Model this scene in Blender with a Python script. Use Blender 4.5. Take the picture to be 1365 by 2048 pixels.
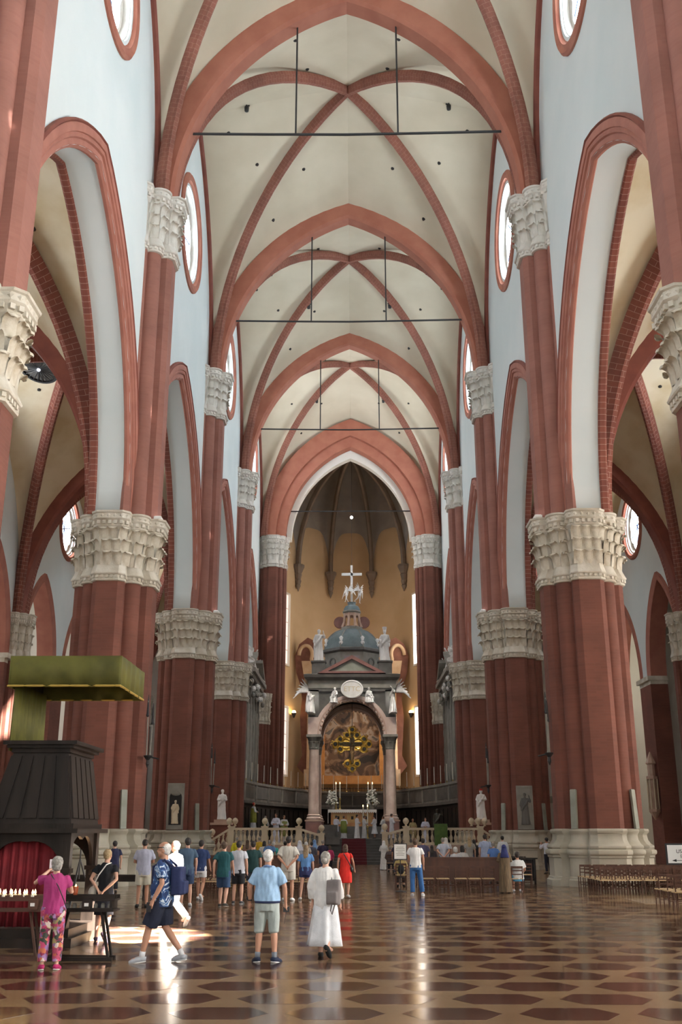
import bpy, bmesh, math, random
from math import sin, cos, pi, sqrt, atan2, radians
from mathutils import Vector, Matrix, noise

for o in list(bpy.data.objects):
    bpy.data.objects.remove(o)
SC = bpy.context.scene
COL = SC.collection

# ---------------------------------------------------------------- camera, world, sun, daylight, exposure
EYE = 1.95
cd = bpy.data.cameras.new('camera')
cam = bpy.data.objects.new('camera', cd); COL.objects.link(cam)
cd.sensor_fit = 'VERTICAL'; cd.sensor_height = 36.0
cd.lens = 2000 / 2048 * 36.0
cd.clip_start = 0.1; cd.clip_end = 400
cam.location = (0.22, 0.0, EYE)
cam.rotation_euler = (radians(90 + 17.8), 0, radians(0.70))
SC.camera = cam

W = bpy.data.worlds.new('sky'); SC.world = W; W.use_nodes = True
bg = W.node_tree.nodes['Background']
bg.inputs[0].default_value = (0.75, 0.87, 1.0, 1); bg.inputs[1].default_value = 1.0

sd = bpy.data.lights.new('sun', 'SUN'); sun = bpy.data.objects.new('sun', sd); COL.objects.link(sun)
sd.energy = 230.0; sd.angle = radians(0.6); sd.color = (1.0, 0.95, 0.86)
SUN_DIR = Vector((-25.9, 9.0, -23.5))            # afternoon sun through the windows of the right-hand side
sun.rotation_euler = SUN_DIR.to_track_quat('-Z', 'Y').to_euler()

SC.view_settings.view_transform = 'Standard'
SC.view_settings.look = 'None'
SC.view_settings.gamma = 1.0
SC.view_settings.use_curve_mapping = False
SC.view_settings.exposure = 0.0
SC.cycles.max_bounces = 10
SC.cycles.diffuse_bounces = 6
SC.cycles.sample_clamp_indirect = 6.0

def area(name, loc, direction, sx, sy, power, color):
    l = bpy.data.lights.new(name, 'AREA'); l.shape = 'RECTANGLE'; l.size = sx; l.size_y = sy
    l.energy = power; l.color = color
    o = bpy.data.objects.new(name, l); COL.objects.link(o)
    o.location = loc; o.rotation_euler = Vector(direction).to_track_quat('-Z', 'Y').to_euler()
    return o
DAY = (0.86, 0.94, 1.0)
# open portals and the great window of the entrance front behind the camera
area('daylight_entrance', (0, -14.6, 7), (0, 1, 0.02), 14, 12, 2300, (1.0, 0.97, 0.93))
area('daylight_front_window', (0, -14.6, 30), (0, 1, -0.1), 10, 10, 2200, DAY)
# tall windows of the side chapels beside and behind the camera: the right-hand ones face the sun
for yc_, wr, wl in ((-11.0, 2500, 500), (8.3, 6500, 700), (17.8, 6500, 700), (27.6, 5500, 600), (37.1, 3200, 600)):
    area('chapel_area_light', (29.6, yc_, 9.5), (-1, 0, 0), 4.0, 11.0, wr, (1.0, 0.97, 0.93))
    area('chapel_area_light', (-29.6, yc_, 9.5), (1, 0, 0), 4.0, 11.0, wl, DAY)

area('chapel_area_light', (25.5, 79.6, 14.0), (0, -1, -0.35), 4.0, 6.0, 900, (1.0, 0.96, 0.90))  # no window here: lamp added on the side wall to brighten the chapel
for yc_ in (56.4, 66.2, 75.7): area('chapel_area_light', (-29.4, yc_, 11.0), (1, 0, 0), 3.0, 8.0, 450, (1.0, 0.95, 0.92))  # lamps added to lift the left chapels; no windows built
# unseen lamps added at the choir's side walls to brighten the chancel
for s_ in (-1, 1): area('choir_fill_light', (s_ * 8.85, 105.2, 19.0), (-s_, -0.35, -0.1), 3.0, 14.0, 1400, (1.0, 0.93, 0.84))

# ---------------------------------------------------------------- materials
MATS = {}
def _new(name):
    m = bpy.data.materials.new(name); m.use_nodes = True
    MATS[name] = m
    return m, m.node_tree.nodes, m.node_tree.links, m.node_tree.nodes['Principled BSDF']
def L(c): return (c[0], c[1], c[2], 1.0)

def mat(name, c1, c2=None, scale=4.0, rough=0.8, bump=0.0, bscale=None, metal=0.0, detail=4.0, spec=0.5, stretch=None, coord='Object', lo=0.35, hi=0.65, emit=None, estr=0.0):
    if name in MATS: return MATS[name]
    m, N, K, P = _new(name)
    P.inputs['Roughness'].default_value = rough
    P.inputs['Metallic'].default_value = metal
    P.inputs['Specular IOR Level'].default_value = spec
    P.inputs['Base Color'].default_value = L(c1)
    if c2 is not None or bump:
        tc = N.new('ShaderNodeTexCoord'); src = tc.outputs[coord]
        if stretch:
            mp = N.new('ShaderNodeMapping'); mp.inputs['Scale'].default_value = stretch
            K.new(src, mp.inputs['Vector']); src = mp.outputs['Vector']
        nz = N.new('ShaderNodeTexNoise'); nz.inputs['Scale'].default_value = scale; nz.inputs['Detail'].default_value = detail
        K.new(src, nz.inputs['Vector'])
        if c2 is not None:
            cr = N.new('ShaderNodeValToRGB')
            cr.color_ramp.elements[0].position = lo; cr.color_ramp.elements[1].position = hi
            cr.color_ramp.elements[0].color = L(c1); cr.color_ramp.elements[1].color = L(c2)
            K.new(nz.outputs['Fac'], cr.inputs['Fac']); K.new(cr.outputs['Color'], P.inputs['Base Color'])
        if bump:
            b = N.new('ShaderNodeBump'); b.inputs['Strength'].default_value = bump; b.inputs['Distance'].default_value = 0.02
            n2 = nz
            if bscale:
                n2 = N.new('ShaderNodeTexNoise'); n2.inputs['Scale'].default_value = bscale; K.new(src, n2.inputs['Vector'])
            K.new(n2.outputs['Fac'], b.inputs['Height']); K.new(b.outputs['Normal'], P.inputs['Normal'])
    if emit:
        P.inputs['Emission Color'].default_value = L(emit); P.inputs['Emission Strength'].default_value = estr
    return m

def brick(name, c1, c2, mortar, bw, bh, msize, uv=False, rough=0.85, blotch=0.5):
    m, N, K, P = _new(name)
    P.inputs['Roughness'].default_value = rough
    tc = N.new('ShaderNodeTexCoord')
    br = N.new('ShaderNodeTexBrick'); br.inputs['Scale'].default_value = 1.0
    br.inputs['Brick Width'].default_value = bw; br.inputs['Row Height'].default_value = bh
    br.inputs['Mortar Size'].default_value = msize
    br.inputs['Color1'].default_value = L(c1); br.inputs['Color2'].default_value = L(c2); br.inputs['Mortar'].default_value = L(mortar)
    if uv:
        K.new(tc.outputs['UV'], br.inputs['Vector'])
    else:
        sx = N.new('ShaderNodeSeparateXYZ'); K.new(tc.outputs['Object'], sx.inputs[0])
        ad = N.new('ShaderNodeMath'); K.new(sx.outputs[0], ad.inputs[0]); K.new(sx.outputs[1], ad.inputs[1])
        cx = N.new('ShaderNodeCombineXYZ'); K.new(ad.outputs[0], cx.inputs[0]); K.new(sx.outputs[2], cx.inputs[1])
        K.new(cx.outputs[0], br.inputs['Vector'])
    nz = N.new('ShaderNodeTexNoise'); nz.inputs['Scale'].default_value = 0.55; nz.inputs['Detail'].default_value = 6
    K.new(tc.outputs['Object'], nz.inputs['Vector'])
    mr = N.new('ShaderNodeMapRange'); mr.inputs['From Min'].default_value = 0.3; mr.inputs['From Max'].default_value = 0.7
    mr.inputs['To Min'].default_value = 1.0 - blotch * 0.5; mr.inputs['To Max'].default_value = 1.0 + blotch * 0.35
    K.new(nz.outputs['Fac'], mr.inputs['Value'])
    mx = N.new('ShaderNodeVectorMath'); mx.operation = 'SCALE'
    K.new(br.outputs['Color'], mx.inputs[0]); K.new(mr.outputs[0], mx.inputs['Scale'])
    K.new(mx.outputs[0], P.inputs['Base Color'])
    bu = N.new('ShaderNodeBump'); bu.inputs['Strength'].default_value = 0.08; bu.inputs['Distance'].default_value = 0.02
    K.new(br.outputs['Fac'], bu.inputs['Height']); bu.invert = True
    K.new(bu.outputs['Normal'], P.inputs['Normal'])
    return m

def emitter(name, c, s):
    m, N, K, P = _new(name)
    P.inputs['Base Color'].default_value = L((0.02, 0.02, 0.02))
    P.inputs['Emission Color'].default_value = L(c); P.inputs['Emission Strength'].default_value = s
    return m

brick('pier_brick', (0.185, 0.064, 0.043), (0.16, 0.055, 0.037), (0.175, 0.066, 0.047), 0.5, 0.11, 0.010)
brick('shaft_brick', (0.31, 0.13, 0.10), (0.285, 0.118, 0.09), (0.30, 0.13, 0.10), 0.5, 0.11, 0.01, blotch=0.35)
brick('rib_brick', (0.27, 0.10, 0.068), (0.24, 0.085, 0.06), (0.40, 0.22, 0.16), 0.42, 0.24, 0.006, uv=True)
brick('rib_brick_aisle', (0.23, 0.07, 0.045), (0.19, 0.055, 0.04), (0.52, 0.37, 0.29), 0.9, 0.26, 0.006, uv=True)
mat('arch_red', (0.36, 0.125, 0.08), (0.42, 0.16, 0.105), 0.9, 0.85, 0.15, 20, detail=8)
mat('molding_red', (0.34, 0.125, 0.09), (0.40, 0.16, 0.115), 1.2, 0.8, 0.1, 20)
mat('dark_red', (0.20, 0.055, 0.04), (0.25, 0.075, 0.05), 1.2, 0.8)
mat('wall_white', (0.66, 0.735, 0.745), (0.73, 0.785, 0.79), 0.25, 0.9, 0.04, 3, detail=6)
mat('wall_choir', (0.52, 0.37, 0.21), (0.62, 0.46, 0.28), 0.22, 0.9, 0.04, 3, detail=8)
mat('vault_cream', (0.62, 0.545, 0.41), (0.71, 0.635, 0.495), 0.30, 0.9, 0.05, 2.5, detail=9)
mat('vault_aisle', (0.62, 0.50, 0.31), (0.74, 0.65, 0.48), 0.33, 0.9, 0.05, 2.5, detail=9, lo=0.38, hi=0.56)
mat('soffit_cream', (0.70, 0.67, 0.60), (0.76, 0.73, 0.66), 0.4, 0.9, detail=6)
mat('dome_grey', (0.30, 0.28, 0.25), (0.37, 0.345, 0.31), 0.5, 0.9, detail=6)
mat('dome_rib', (0.17, 0.135, 0.105), (0.21, 0.17, 0.135), 0.8, 0.9)
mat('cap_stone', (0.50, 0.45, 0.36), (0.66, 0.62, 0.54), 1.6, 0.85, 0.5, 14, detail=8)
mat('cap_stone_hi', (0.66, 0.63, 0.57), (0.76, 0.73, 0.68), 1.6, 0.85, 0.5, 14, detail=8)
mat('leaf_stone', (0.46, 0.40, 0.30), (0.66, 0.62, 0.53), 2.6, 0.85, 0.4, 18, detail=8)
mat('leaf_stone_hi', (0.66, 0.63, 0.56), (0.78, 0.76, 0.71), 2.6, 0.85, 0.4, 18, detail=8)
mat('base_stone', (0.33, 0.305, 0.24), (0.44, 0.405, 0.33), 0.8, 0.7, 0.2, 12, detail=8)
mat('iron', (0.02, 0.02, 0.022), None, rough=0.5)
mat('terrazzo', (0.17, 0.105, 0.055), (0.25, 0.16, 0.085), 0.8, 0.20, 0.02, 1.2, detail=12, spec=0.55)
mat('hex_slab', (0.052, 0.025, 0.018), (0.08, 0.038, 0.026), 1.1, 0.14, 0.02, 1.2, detail=12, spec=0.55)
mat('pale_slab', (0.26, 0.19, 0.13), (0.34, 0.26, 0.18), 0.9, 0.2, 0.03, 1.2, detail=12)
emitter('glass_clere', (0.80, 0.92, 1.0), 31.0)
emitter('glass_clere_east', (0.80, 0.92, 1.0), 14.0)
emitter('glass_clere_choir', (0.84, 0.93, 1.0), 36.0)
def clear_glass(name, c, s, t):
    m, N, K, P = _new(name); N.remove(P)
    e = N.new('ShaderNodeEmission'); e.inputs[0].default_value = L(c); e.inputs[1].default_value = s
    tr = N.new('ShaderNodeBsdfTransparent'); mx = N.new('ShaderNodeMixShader'); mx.inputs[0].default_value = t
    K.new(e.outputs[0], mx.inputs[1]); K.new(tr.outputs[0], mx.inputs[2]); K.new(mx.outputs[0], N['Material Output'].inputs['Surface'])
clear_glass('glass_clear', (0.84, 0.93, 1.0), 45.0, 0.6)
emitter('glass_aisle', (0.90, 0.96, 1.0), 30.0)
emitter('glass_apse', (1.0, 0.86, 0.74), 14.0)
emitter('glass_apse_dim', (1.0, 0.80, 0.70), 1.2)
mat('lead', (0.03, 0.05, 0.12), None, rough=0.6)
mat('frame_red', (0.36, 0.12, 0.08), (0.45, 0.18, 0.12), 1.0, 0.7)
mat('marble_white', (0.72, 0.70, 0.67), (0.82, 0.80, 0.78), 2.0, 0.45, 0.05, 10)

# ---------------------------------------------------------------- helpers
def link(name, me, m=None, parent=None, loc=None):
    o = bpy.data.objects.new(name, me); COL.objects.link(o)
    if m is not None and me is not None and not me.materials:
        me.materials.append(MATS[m] if isinstance(m, str) else m)
    if parent is not None: o.parent = parent
    if loc is not None: o.location = loc
    return o
def thing(name, label, cat, loc=(0, 0, 0), rz=0.0, group=None):
    o = bpy.data.objects.new(name, None); COL.objects.link(o)
    o.empty_display_size = 0.2
    o.location = loc; o.rotation_euler = (0, 0, rz)
    return tag(o, label, cat, group)
def tag(o, label, cat, group=None):
    o['label'] = label; o['category'] = cat
    if group: o['group'] = group
    return o
def struct(o): o['kind'] = 'structure'; return o
def stuff(o): o['kind'] = 'stuff'; return o
def copy_tree(o, parent=None):
    c = o.copy(); COL.objects.link(c); c.parent = parent
    for ch in o.children: copy_tree(ch, c)
    return c

class MB:
    def __init__(s): s.v = []; s.f = []; s.uv = {}
    def add(s, vs, fs):
        b = len(s.v); s.v.extend(vs); s.f.extend([tuple(i + b for i in f) for f in fs]); return s
    def box(s, x0, x1, y0, y1, z0, z1, M=None):
        vs = [Vector((x, y, z)) for x in (x0, x1) for y in (y0, y1) for z in (z0, z1)]
        if M is not None: vs = [M @ v for v in vs]
        return s.add(vs, [(0, 1, 3, 2), (4, 6, 7, 5), (0, 4, 5, 1), (2, 3, 7, 6), (0, 2, 6, 4), (1, 5, 7, 3)])
    def loft(s, rings, closed=True, caps=True):
        n = len(rings[0]); b = len(s.v)
        for r in rings: s.v.extend([Vector(p) for p in r])
        for i in range(len(rings) - 1):
            for j in range(n if closed else n - 1):
                k = (j + 1) % n
                s.f.append((b + i * n + j, b + i * n + k, b + (i + 1) * n + k, b + (i + 1) * n + j))
        if caps and closed:
            s.f.append(tuple(b + j for j in reversed(range(n))))
            s.f.append(tuple(b + (len(rings) - 1) * n + j for j in range(n)))
        return s
    def lathe(s, prof, n=16, M=None, caps=True):
        rings = []
        for r, z in prof:
            rings.append([Vector((r * cos(2 * pi * k / n), r * sin(2 * pi * k / n), z)) for k in range(n)])
        if M is not None: rings = [[M @ p for p in r] for r in rings]
        return s.loft(rings, True, caps)
    def tube(s, pts, rad, n=8, ell=None):
        pts = [Vector(p) for p in pts]
        if not hasattr(rad, '__len__'): rad = [rad] * len(pts)
        rings = []; up = None
        for i, p in enumerate(pts):
            d = (pts[min(i + 1, len(pts) - 1)] - pts[max(i - 1, 0)]).normalized()
            if up is None:
                up = Vector((0, 0, 1)) if abs(d.z) < 0.9 else Vector((0, 1, 0))
            a = d.cross(up)
            if a.length < 1e-4: a = d.cross(Vector((1, 0, 0)))
            a.normalize(); b = a.cross(d).normalized(); up = b
            e = ell if ell else (1, 1)
            rings.append([p + (a * cos(2 * pi * k / n) * e[0] + b * sin(2 * pi * k / n) * e[1]) * rad[i] for k in range(n)])
        return s.loft(rings)
    def ball(s, c, r, n=10, m=7, M=None):
        c = Vector(c)
        if not hasattr(r, '__len__'): r = (r, r, r)
        rings = []
        for i in range(m + 1):
            t = pi * i / m - pi / 2
            cr = max(cos(t), 0.02)
            ring = [Vector((r[0] * cr * cos(2 * pi * k / n), r[1] * cr * sin(2 * pi * k / n), r[2] * sin(t))) for k in range(n)]
            if M is not None: ring = [M @ p for p in ring]
            rings.append([c + p for p in ring])
        return s.loft(rings)
    def prism(s, poly, z0, z1, M=None):
        r0 = [Vector((p[0], p[1], z0)) for p in poly]; r1 = [Vector((p[0], p[1], z1)) for p in poly]
        if M is not None: r0 = [M @ p for p in r0]; r1 = [M @ p for p in r1]
        return s.loft([r0, r1])
    def mesh(s, name, smooth=False, auto=None, fixn=True):
        me = bpy.data.meshes.new(name)
        me.from_pydata([tuple(v) for v in s.v], [], s.f)
        if fixn:
            bm = bmesh.new(); bm.from_mesh(me); bmesh.ops.recalc_face_normals(bm, faces=bm.faces); bm.to_mesh(me); bm.free()
        if smooth or auto:
            me.polygons.foreach_set('use_smooth', [True] * len(me.polygons))
            if auto:
                me.set_sharp_from_angle(angle=radians(auto))
        me.update()
        return me
    def build(s, name, m, parent=None, smooth=False, auto=None, loc=None, fixn=True):
        return link(name, s.mesh(name, smooth, auto, fixn), m, parent, loc)

def sweep(path, side, profile, closed=False, caps=True, uvs=True, name='sweep', m=None, parent=None, auto=40):
    """path: 3D points; side: constant vector perpendicular to the path's plane; profile: (n, s) with n = away from the
    concave side (in the path's plane) and s along side."""
    side = Vector(side).normalized(); path = [Vector(p) for p in path]
    mb = MB(); rings = []; us = [0.0]; npnt = len(path)
    for i, p in enumerate(path):
        if closed: d = path[(i + 1) % npnt] - path[i - 1]
        else: d = path[min(i + 1, npnt - 1)] - path[max(i - 1, 0)]
        d.normalize(); nrm = side.cross(d).normalized()
        rings.append([p + nrm * a + side * b for a, b in profile])
        if i: us.append(us[-1] + (path[i] - path[i - 1]).length)
    if closed: rings.append(rings[0]); us.append(us[-1] + (path[0] - path[-1]).length)
    mb.loft(rings, True, caps and not closed)
    me = mb.mesh(name, False, auto, True)
    vs = [0.0]
    for j in range(len(profile)):
        q0 = profile[j]; q1 = profile[(j + 1) % len(profile)]
        vs.append(vs[-1] + sqrt((q1[0] - q0[0]) ** 2 + (q1[1] - q0[1]) ** 2))
    if uvs:
        n = len(profile); uvl = me.uv_layers.new(name='UVMap')
        for poly in me.polygons:
            js = [me.loops[li].vertex_index % n for li in poly.loop_indices]
            wrap = (0 in js and n - 1 in js and n > 2)
            for li, j in zip(poly.loop_indices, js):
                i = me.loops[li].vertex_index // n
                v = vs[n] if (wrap and j == 0) else vs[j]
                uvl.data[li].uv = (v, us[min(i, len(us) - 1)])
    return link(name, me, m, parent)

def parch(h, r, n=16):
    """half of a pointed arch: list of (u, z), u from 0 at the springing to h at the apex, z from 0 to r"""
    c = (r * r - h * h) / (2 * h); R = h + c
    al = atan2(r, c)
    return [(R - R * cos(al * i / n), R * sin(al * i / n)) for i in range(n + 1)]
def parch_full(h, r, n=16):
    a = parch(h, r, n)
    return [(-h + u, z) for u, z in a] + [(h - u, z) for u, z in reversed(a[:-1])]

TMPS = bpy.data.scenes.new('scratch')
def eval_mesh(o):
    TMPS.collection.objects.link(o)
    vl = TMPS.view_layers[0]; vl.update()
    return bpy.data.meshes.new_from_object(o.evaluated_get(vl.depsgraph))
def plate(name, loops, thick, M, m, parent=None):
    """flat plate with holes: loops of (x, y); thickness along local z, from -thick/2 to thick/2"""
    cu = bpy.data.curves.new(name, 'CURVE'); cu.dimensions = '2D'; cu.fill_mode = 'BOTH'; cu.extrude = thick / 2
    for lp in loops:
        sp = cu.splines.new('POLY'); sp.points.add(len(lp) - 1)
        for p, q in zip(sp.points, lp): p.co = (q[0], q[1], 0, 1)
        sp.use_cyclic_u = True
    tmp = bpy.data.objects.new('tmp', cu)
    me = eval_mesh(tmp)
    bpy.data.objects.remove(tmp); bpy.data.curves.remove(cu)
    me.name = name; me.materials.clear()
    me.transform(M)
    if M.determinant() < 0: me.flip_normals()
    return link(name, me, m, parent)
def circle(cx, cy, r, n=40):
    return [(cx + r * cos(2 * pi * k / n), cy + r * sin(2 * pi * k / n)) for k in range(n)]
# ---------------------------------------------------------------- the church: dimensions in metres
B = 19.3                                   # bay length
P = [22.7 + B * k for k in range(5)]       # pier lines, P[0]..P[4]; P[4] is the chancel arch
PM1 = P[0] - B; PM2 = PM1 - B
XN, XNO = 9.4, 10.9                        # nave wall, nave face and aisle face
XP = 10.0                                  # pier centres
XA = 20.9                                  # aisle outer wall face
ZC0, ZC1 = 11.95, 14.9                     # lower capitals
ZU0, ZU1 = 27.9, 31.2                      # upper capitals
ZT = 43.3                                  # transverse arch intrados apex
YEND = PM2

# floor ------------------------------------------------------------------------------------------
fl = struct(MB().box(-30, 30, YEND, 140, -0.3, 0).build('floor', 'terrazzo'))
hexpoly = [(-0.57, 0), (-0.34, -0.40), (0.34, -0.40), (0.57, 0), (0.34, 0.40), (-0.34, 0.40)]
hexme = MB().loft([[(x, y, 0) for x, y in hexpoly], [(x, y, 0.0015) for x, y in hexpoly]]).mesh('floor_slab')
hexme.materials.append(MATS['hex_slab'])
DX, DY = 1.33, 1.06
spots = []
for r in range(0, 60):
    y = 8.3 + r * DY
    for k in range(-7, 8):
        x = (k + (0.5 if r % 2 else 0)) * DX
        if abs(x) < 8.2: spots.append((y, x))
near = [q for q in spots if abs(q[1]) < 0.36 * q[0] + 1.5][:290]
rest = [q for q in spots if q not in set(near)]
for y, x in near: link('floor_slab', hexme, None, fl, (x, y, 0))
mb = MB()
for y, x in rest: mb.loft([[(x + a, y + b, 0) for a, b in hexpoly], [(x + a, y + b, 0.0015) for a, b in hexpoly]])
stuff(mb.build('floor_slab_field', 'hex_slab', fl))
MB().box(8.6, 20.5, 31.0, 33.6, 0, 0.006).build('floor_band', 'pale_slab', fl)
MB().box(-20.5, -8.6, 31.0, 33.6, 0, 0.006).build('floor_band', 'pale_slab', fl)

# nave walls -------------------------------------------------------------------------------------
def yz(x):           # plate coords (a, b) -> world (x, a, b), thickness along x
    return Matrix(((0, 0, 1, x), (1, 0, 0, 0), (0, 1, 0, 0), (0, 0, 0, 1)))
def xz(y):           # plate coords (a, b) -> world (a, y, b)
    return Matrix(((1, 0, 0, 0), (0, 0, -1, y), (0, 1, 0, 0), (0, 0, 0, 1)))
AH, AR = B / 2 - 1.45, 11.6                # arcade arch half span, rise
ZO, RO = 36.0, 2.75                        # clerestory oculus
bays = [(PM2, PM1), (PM1, P[0])] + [(P[k], P[k + 1]) for k in range(4)]
for side, sx in (('left', -1), ('right', 1)):
    lower = [(YEND - 0.5, ZC1)]
    for y0, y1 in bays:
        lower += [((y0 + y1) / 2 + a, ZC1 + z) for a, z in parch_full(AH, AR, 14)]
    lower += [(P[4] + 1.2, ZC1), (P[4] + 1.2, 48.5), (YEND - 0.5, 48.5)]
    holes = [circle((y0 + y1) / 2, ZO, RO) for y0, y1 in bays]
    struct(plate('wall_' + side, [lower] + holes, XNO - XN, yz(sx * (XN + XNO) / 2), 'wall_white'))
# outer roof of nave and aisles keeps the sky out
struct(MB().box(-11, 11, YEND - 1, 126, 48.4, 48.8).build('ceiling_roof', 'dome_grey'))
for sx in (-1, 1):
    struct(MB().box(min(sx * 10.2, sx * 22.2), max(sx * 10.2, sx * 22.2), YEND - 1, 106, 30.0, 30.4).build('ceiling_aisle_roof', 'dome_grey'))
    struct(MB().box(min(sx * 30, sx * 30.5), max(sx * 30, sx * 30.5), YEND - 1, 106, 0, 20.2).build('wall_chapel_back_' + ('left' if sx < 0 else 'right'), 'soffit_cream'))
    struct(MB().box(min(sx * 9.5, sx * 31), max(sx * 9.5, sx * 31), P[4] + 0.9, P[4] + 1.4, 0, 30.2).build('wall_aisle_end_' + ('left' if sx < 0 else 'right'), 'soffit_cream'))
struct(MB().box(-31, 31, YEND - 1.0, YEND - 0.4, 0, 48.8).build('wall_entrance', 'wall_white'))

ntrim = [0]
def trim(path, side, prof, m, closed=False, auto=40):
    ntrim[0] += 1
    return struct(sweep(path, side, prof, closed, name='trim_%d' % ntrim[0], m=m, auto=auto))
for sx in (-1, 1):
    for y0, y1 in bays[1:]:
        yc = (y0 + y1) / 2
        path = [(sx * XN, yc + a, ZC1 + z) for a, z in parch_full(AH, AR, 20)]
        # sweep side: h x z with h=+y -> +x ; profile second coordinate is toward +x
        f = -sx
        prof = [(-0.03, -0.25), (-0.10, -0.20), (-0.10, -0.10), (0.02, 0.02), (0.22, 0.02), (0.26, 0.10), (0.34, 0.13), (0.42, 0.10), (0.44, 0.16), (0.62, 0.20), (0.74, 0.16), (0.80, -0.1), (0.3, -0.25)]
        trim(path, (1, 0, 0), [(a, b * f) for a, b in prof], 'molding_red')
        # dark outer edge roll
        trim(path, (1, 0, 0), [(a, b * f) for a, b in [(0.74, -0.05), (0.74, 0.14), (0.80, 0.22), (0.88, 0.14), (0.88, -0.05)]], 'dark_red')
        # aisle side rib
        path2 = [(sx * XNO, yc + a, ZC1 + z) for a, z in parch_full(AH, AR, 20)]
        trim(path2, (1, 0, 0), [(a, -b * f) for a, b in [(-0.04, -0.12), (-0.12, -0.05), (-0.12, 0.16), (0.0, 0.26), (0.14, 0.20), (0.2, 0.0)]], 'rib_brick_aisle')

# clerestory windows -------------------------------------------------------------------------------
nwin = [0]
def oculus(x, y, z, r_open, r_frame, inward, pane_mat, lobes=6, deep=1.0, pane=True):
    """round window in a wall facing along x; inward = +1/-1 direction into the room"""
    nwin[0] += 1
    M = Matrix.Translation((x, y, z)) @ Matrix(((0, 0, inward, 0), (inward, 0, 0, 0), (0, 1, 0, 0), (0, 0, 0, 1)))
    mb = MB()
    def ring(prof):
        n = 48
        rings = [[M @ Vector((r * cos(2 * pi * k / n), r * sin(2 * pi * k / n), d)) for k in range(n)] for r, d in prof]
        rings.append(rings[0]); mb.loft(rings, True, False)
    s = r_frame
    ring([(s, -0.05), (s, 0.10), (s * 0.965, 0.20), (s * 0.93, 0.10), (s * 0.91, 0.10), (s * 0.87, 0.15), (s * 0.84, 0.02), (s * 0.82, -0.05), (s * 0.80, -0.10), (s * 0.80, -0.3), (s * 0.9, -0.3), (s * 0.9, -0.05)])
    o = struct(mb.build('window_%d' % nwin[0], 'frame_red', None, False, 50))
    mb = MB(); ring([(s * 0.80, -0.09), (s * 0.77, -0.10), (s * 0.72, -deep * 0.42), (s * 0.72, -deep * 0.55), (s * 0.80, -deep * 0.55)])
    mb.build('reveal', 'cap_stone_hi', o, False, 50)
    if not pane: return o
    rp = s * 0.715
    mb = MB()
    n = 48
    ringv = [M @ Vector((rp * cos(2 * pi * k / n), rp * sin(2 * pi * k / n), -deep * 0.52)) for k in range(n)]
    if pane_mat == 'glass_clear':
        hole = circle(1.2, 0.1, 1.2, 32)  # clear disc added to the pane to narrow the sunbeam
        plate('window_pane', [circle(0, 0, rp, 48), hole], 0.02, M @ Matrix.Translation((0, 0, -deep * 0.52)), 'glass_clere', o)
        plate('sunbeam_disc', [hole], 0.01, M @ Matrix.Translation((0, 0, -deep * 0.52)), 'glass_clear', o)
    else:
        mb.add(ringv, [tuple(range(n))])
        mb.build('window_pane', pane_mat, o, fixn=False)
    # tracery: scalloped stone ring and leaded bars
    lob = circle(0, 0, rp * 1.0, 72)
    inner = [((rp * (0.80 + 0.13 * abs(sin(lobes * a / 2)))) * cos(a), (rp * (0.80 + 0.13 * abs(sin(lobes * a / 2)))) * sin(a)) for a in [2 * pi * k / 96 for k in range(96)]]
    plate('tracery', [lob, inner], 0.12, M @ Matrix.Translation((0, 0, -deep * 0.42)), 'cap_stone_hi', o)
    for k in range(3):
        a = pi * k / 3 + 0.3
        mb = MB(); q = rp * 0.9
        mb.tube([M @ Vector((q * cos(a), q * sin(a), -deep * 0.46)), M @ Vector((-q * cos(a), -q * sin(a), -deep * 0.46))], 0.045, 6)
        mb.build('lead_bar', 'lead', o)
    return o
for sx in (-1, 1):
    for i, (y0, y1) in enumerate(bays):
        oculus(sx * XN, (y0 + y1) / 2, ZO, RO, 3.5, -sx, 'glass_clear' if (sx == 1 and i == 3) else ('glass_clere_choir' if i == 5 else 'glass_clere' if sx == 1 else 'glass_clere_east'), 6, 1.0)

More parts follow.
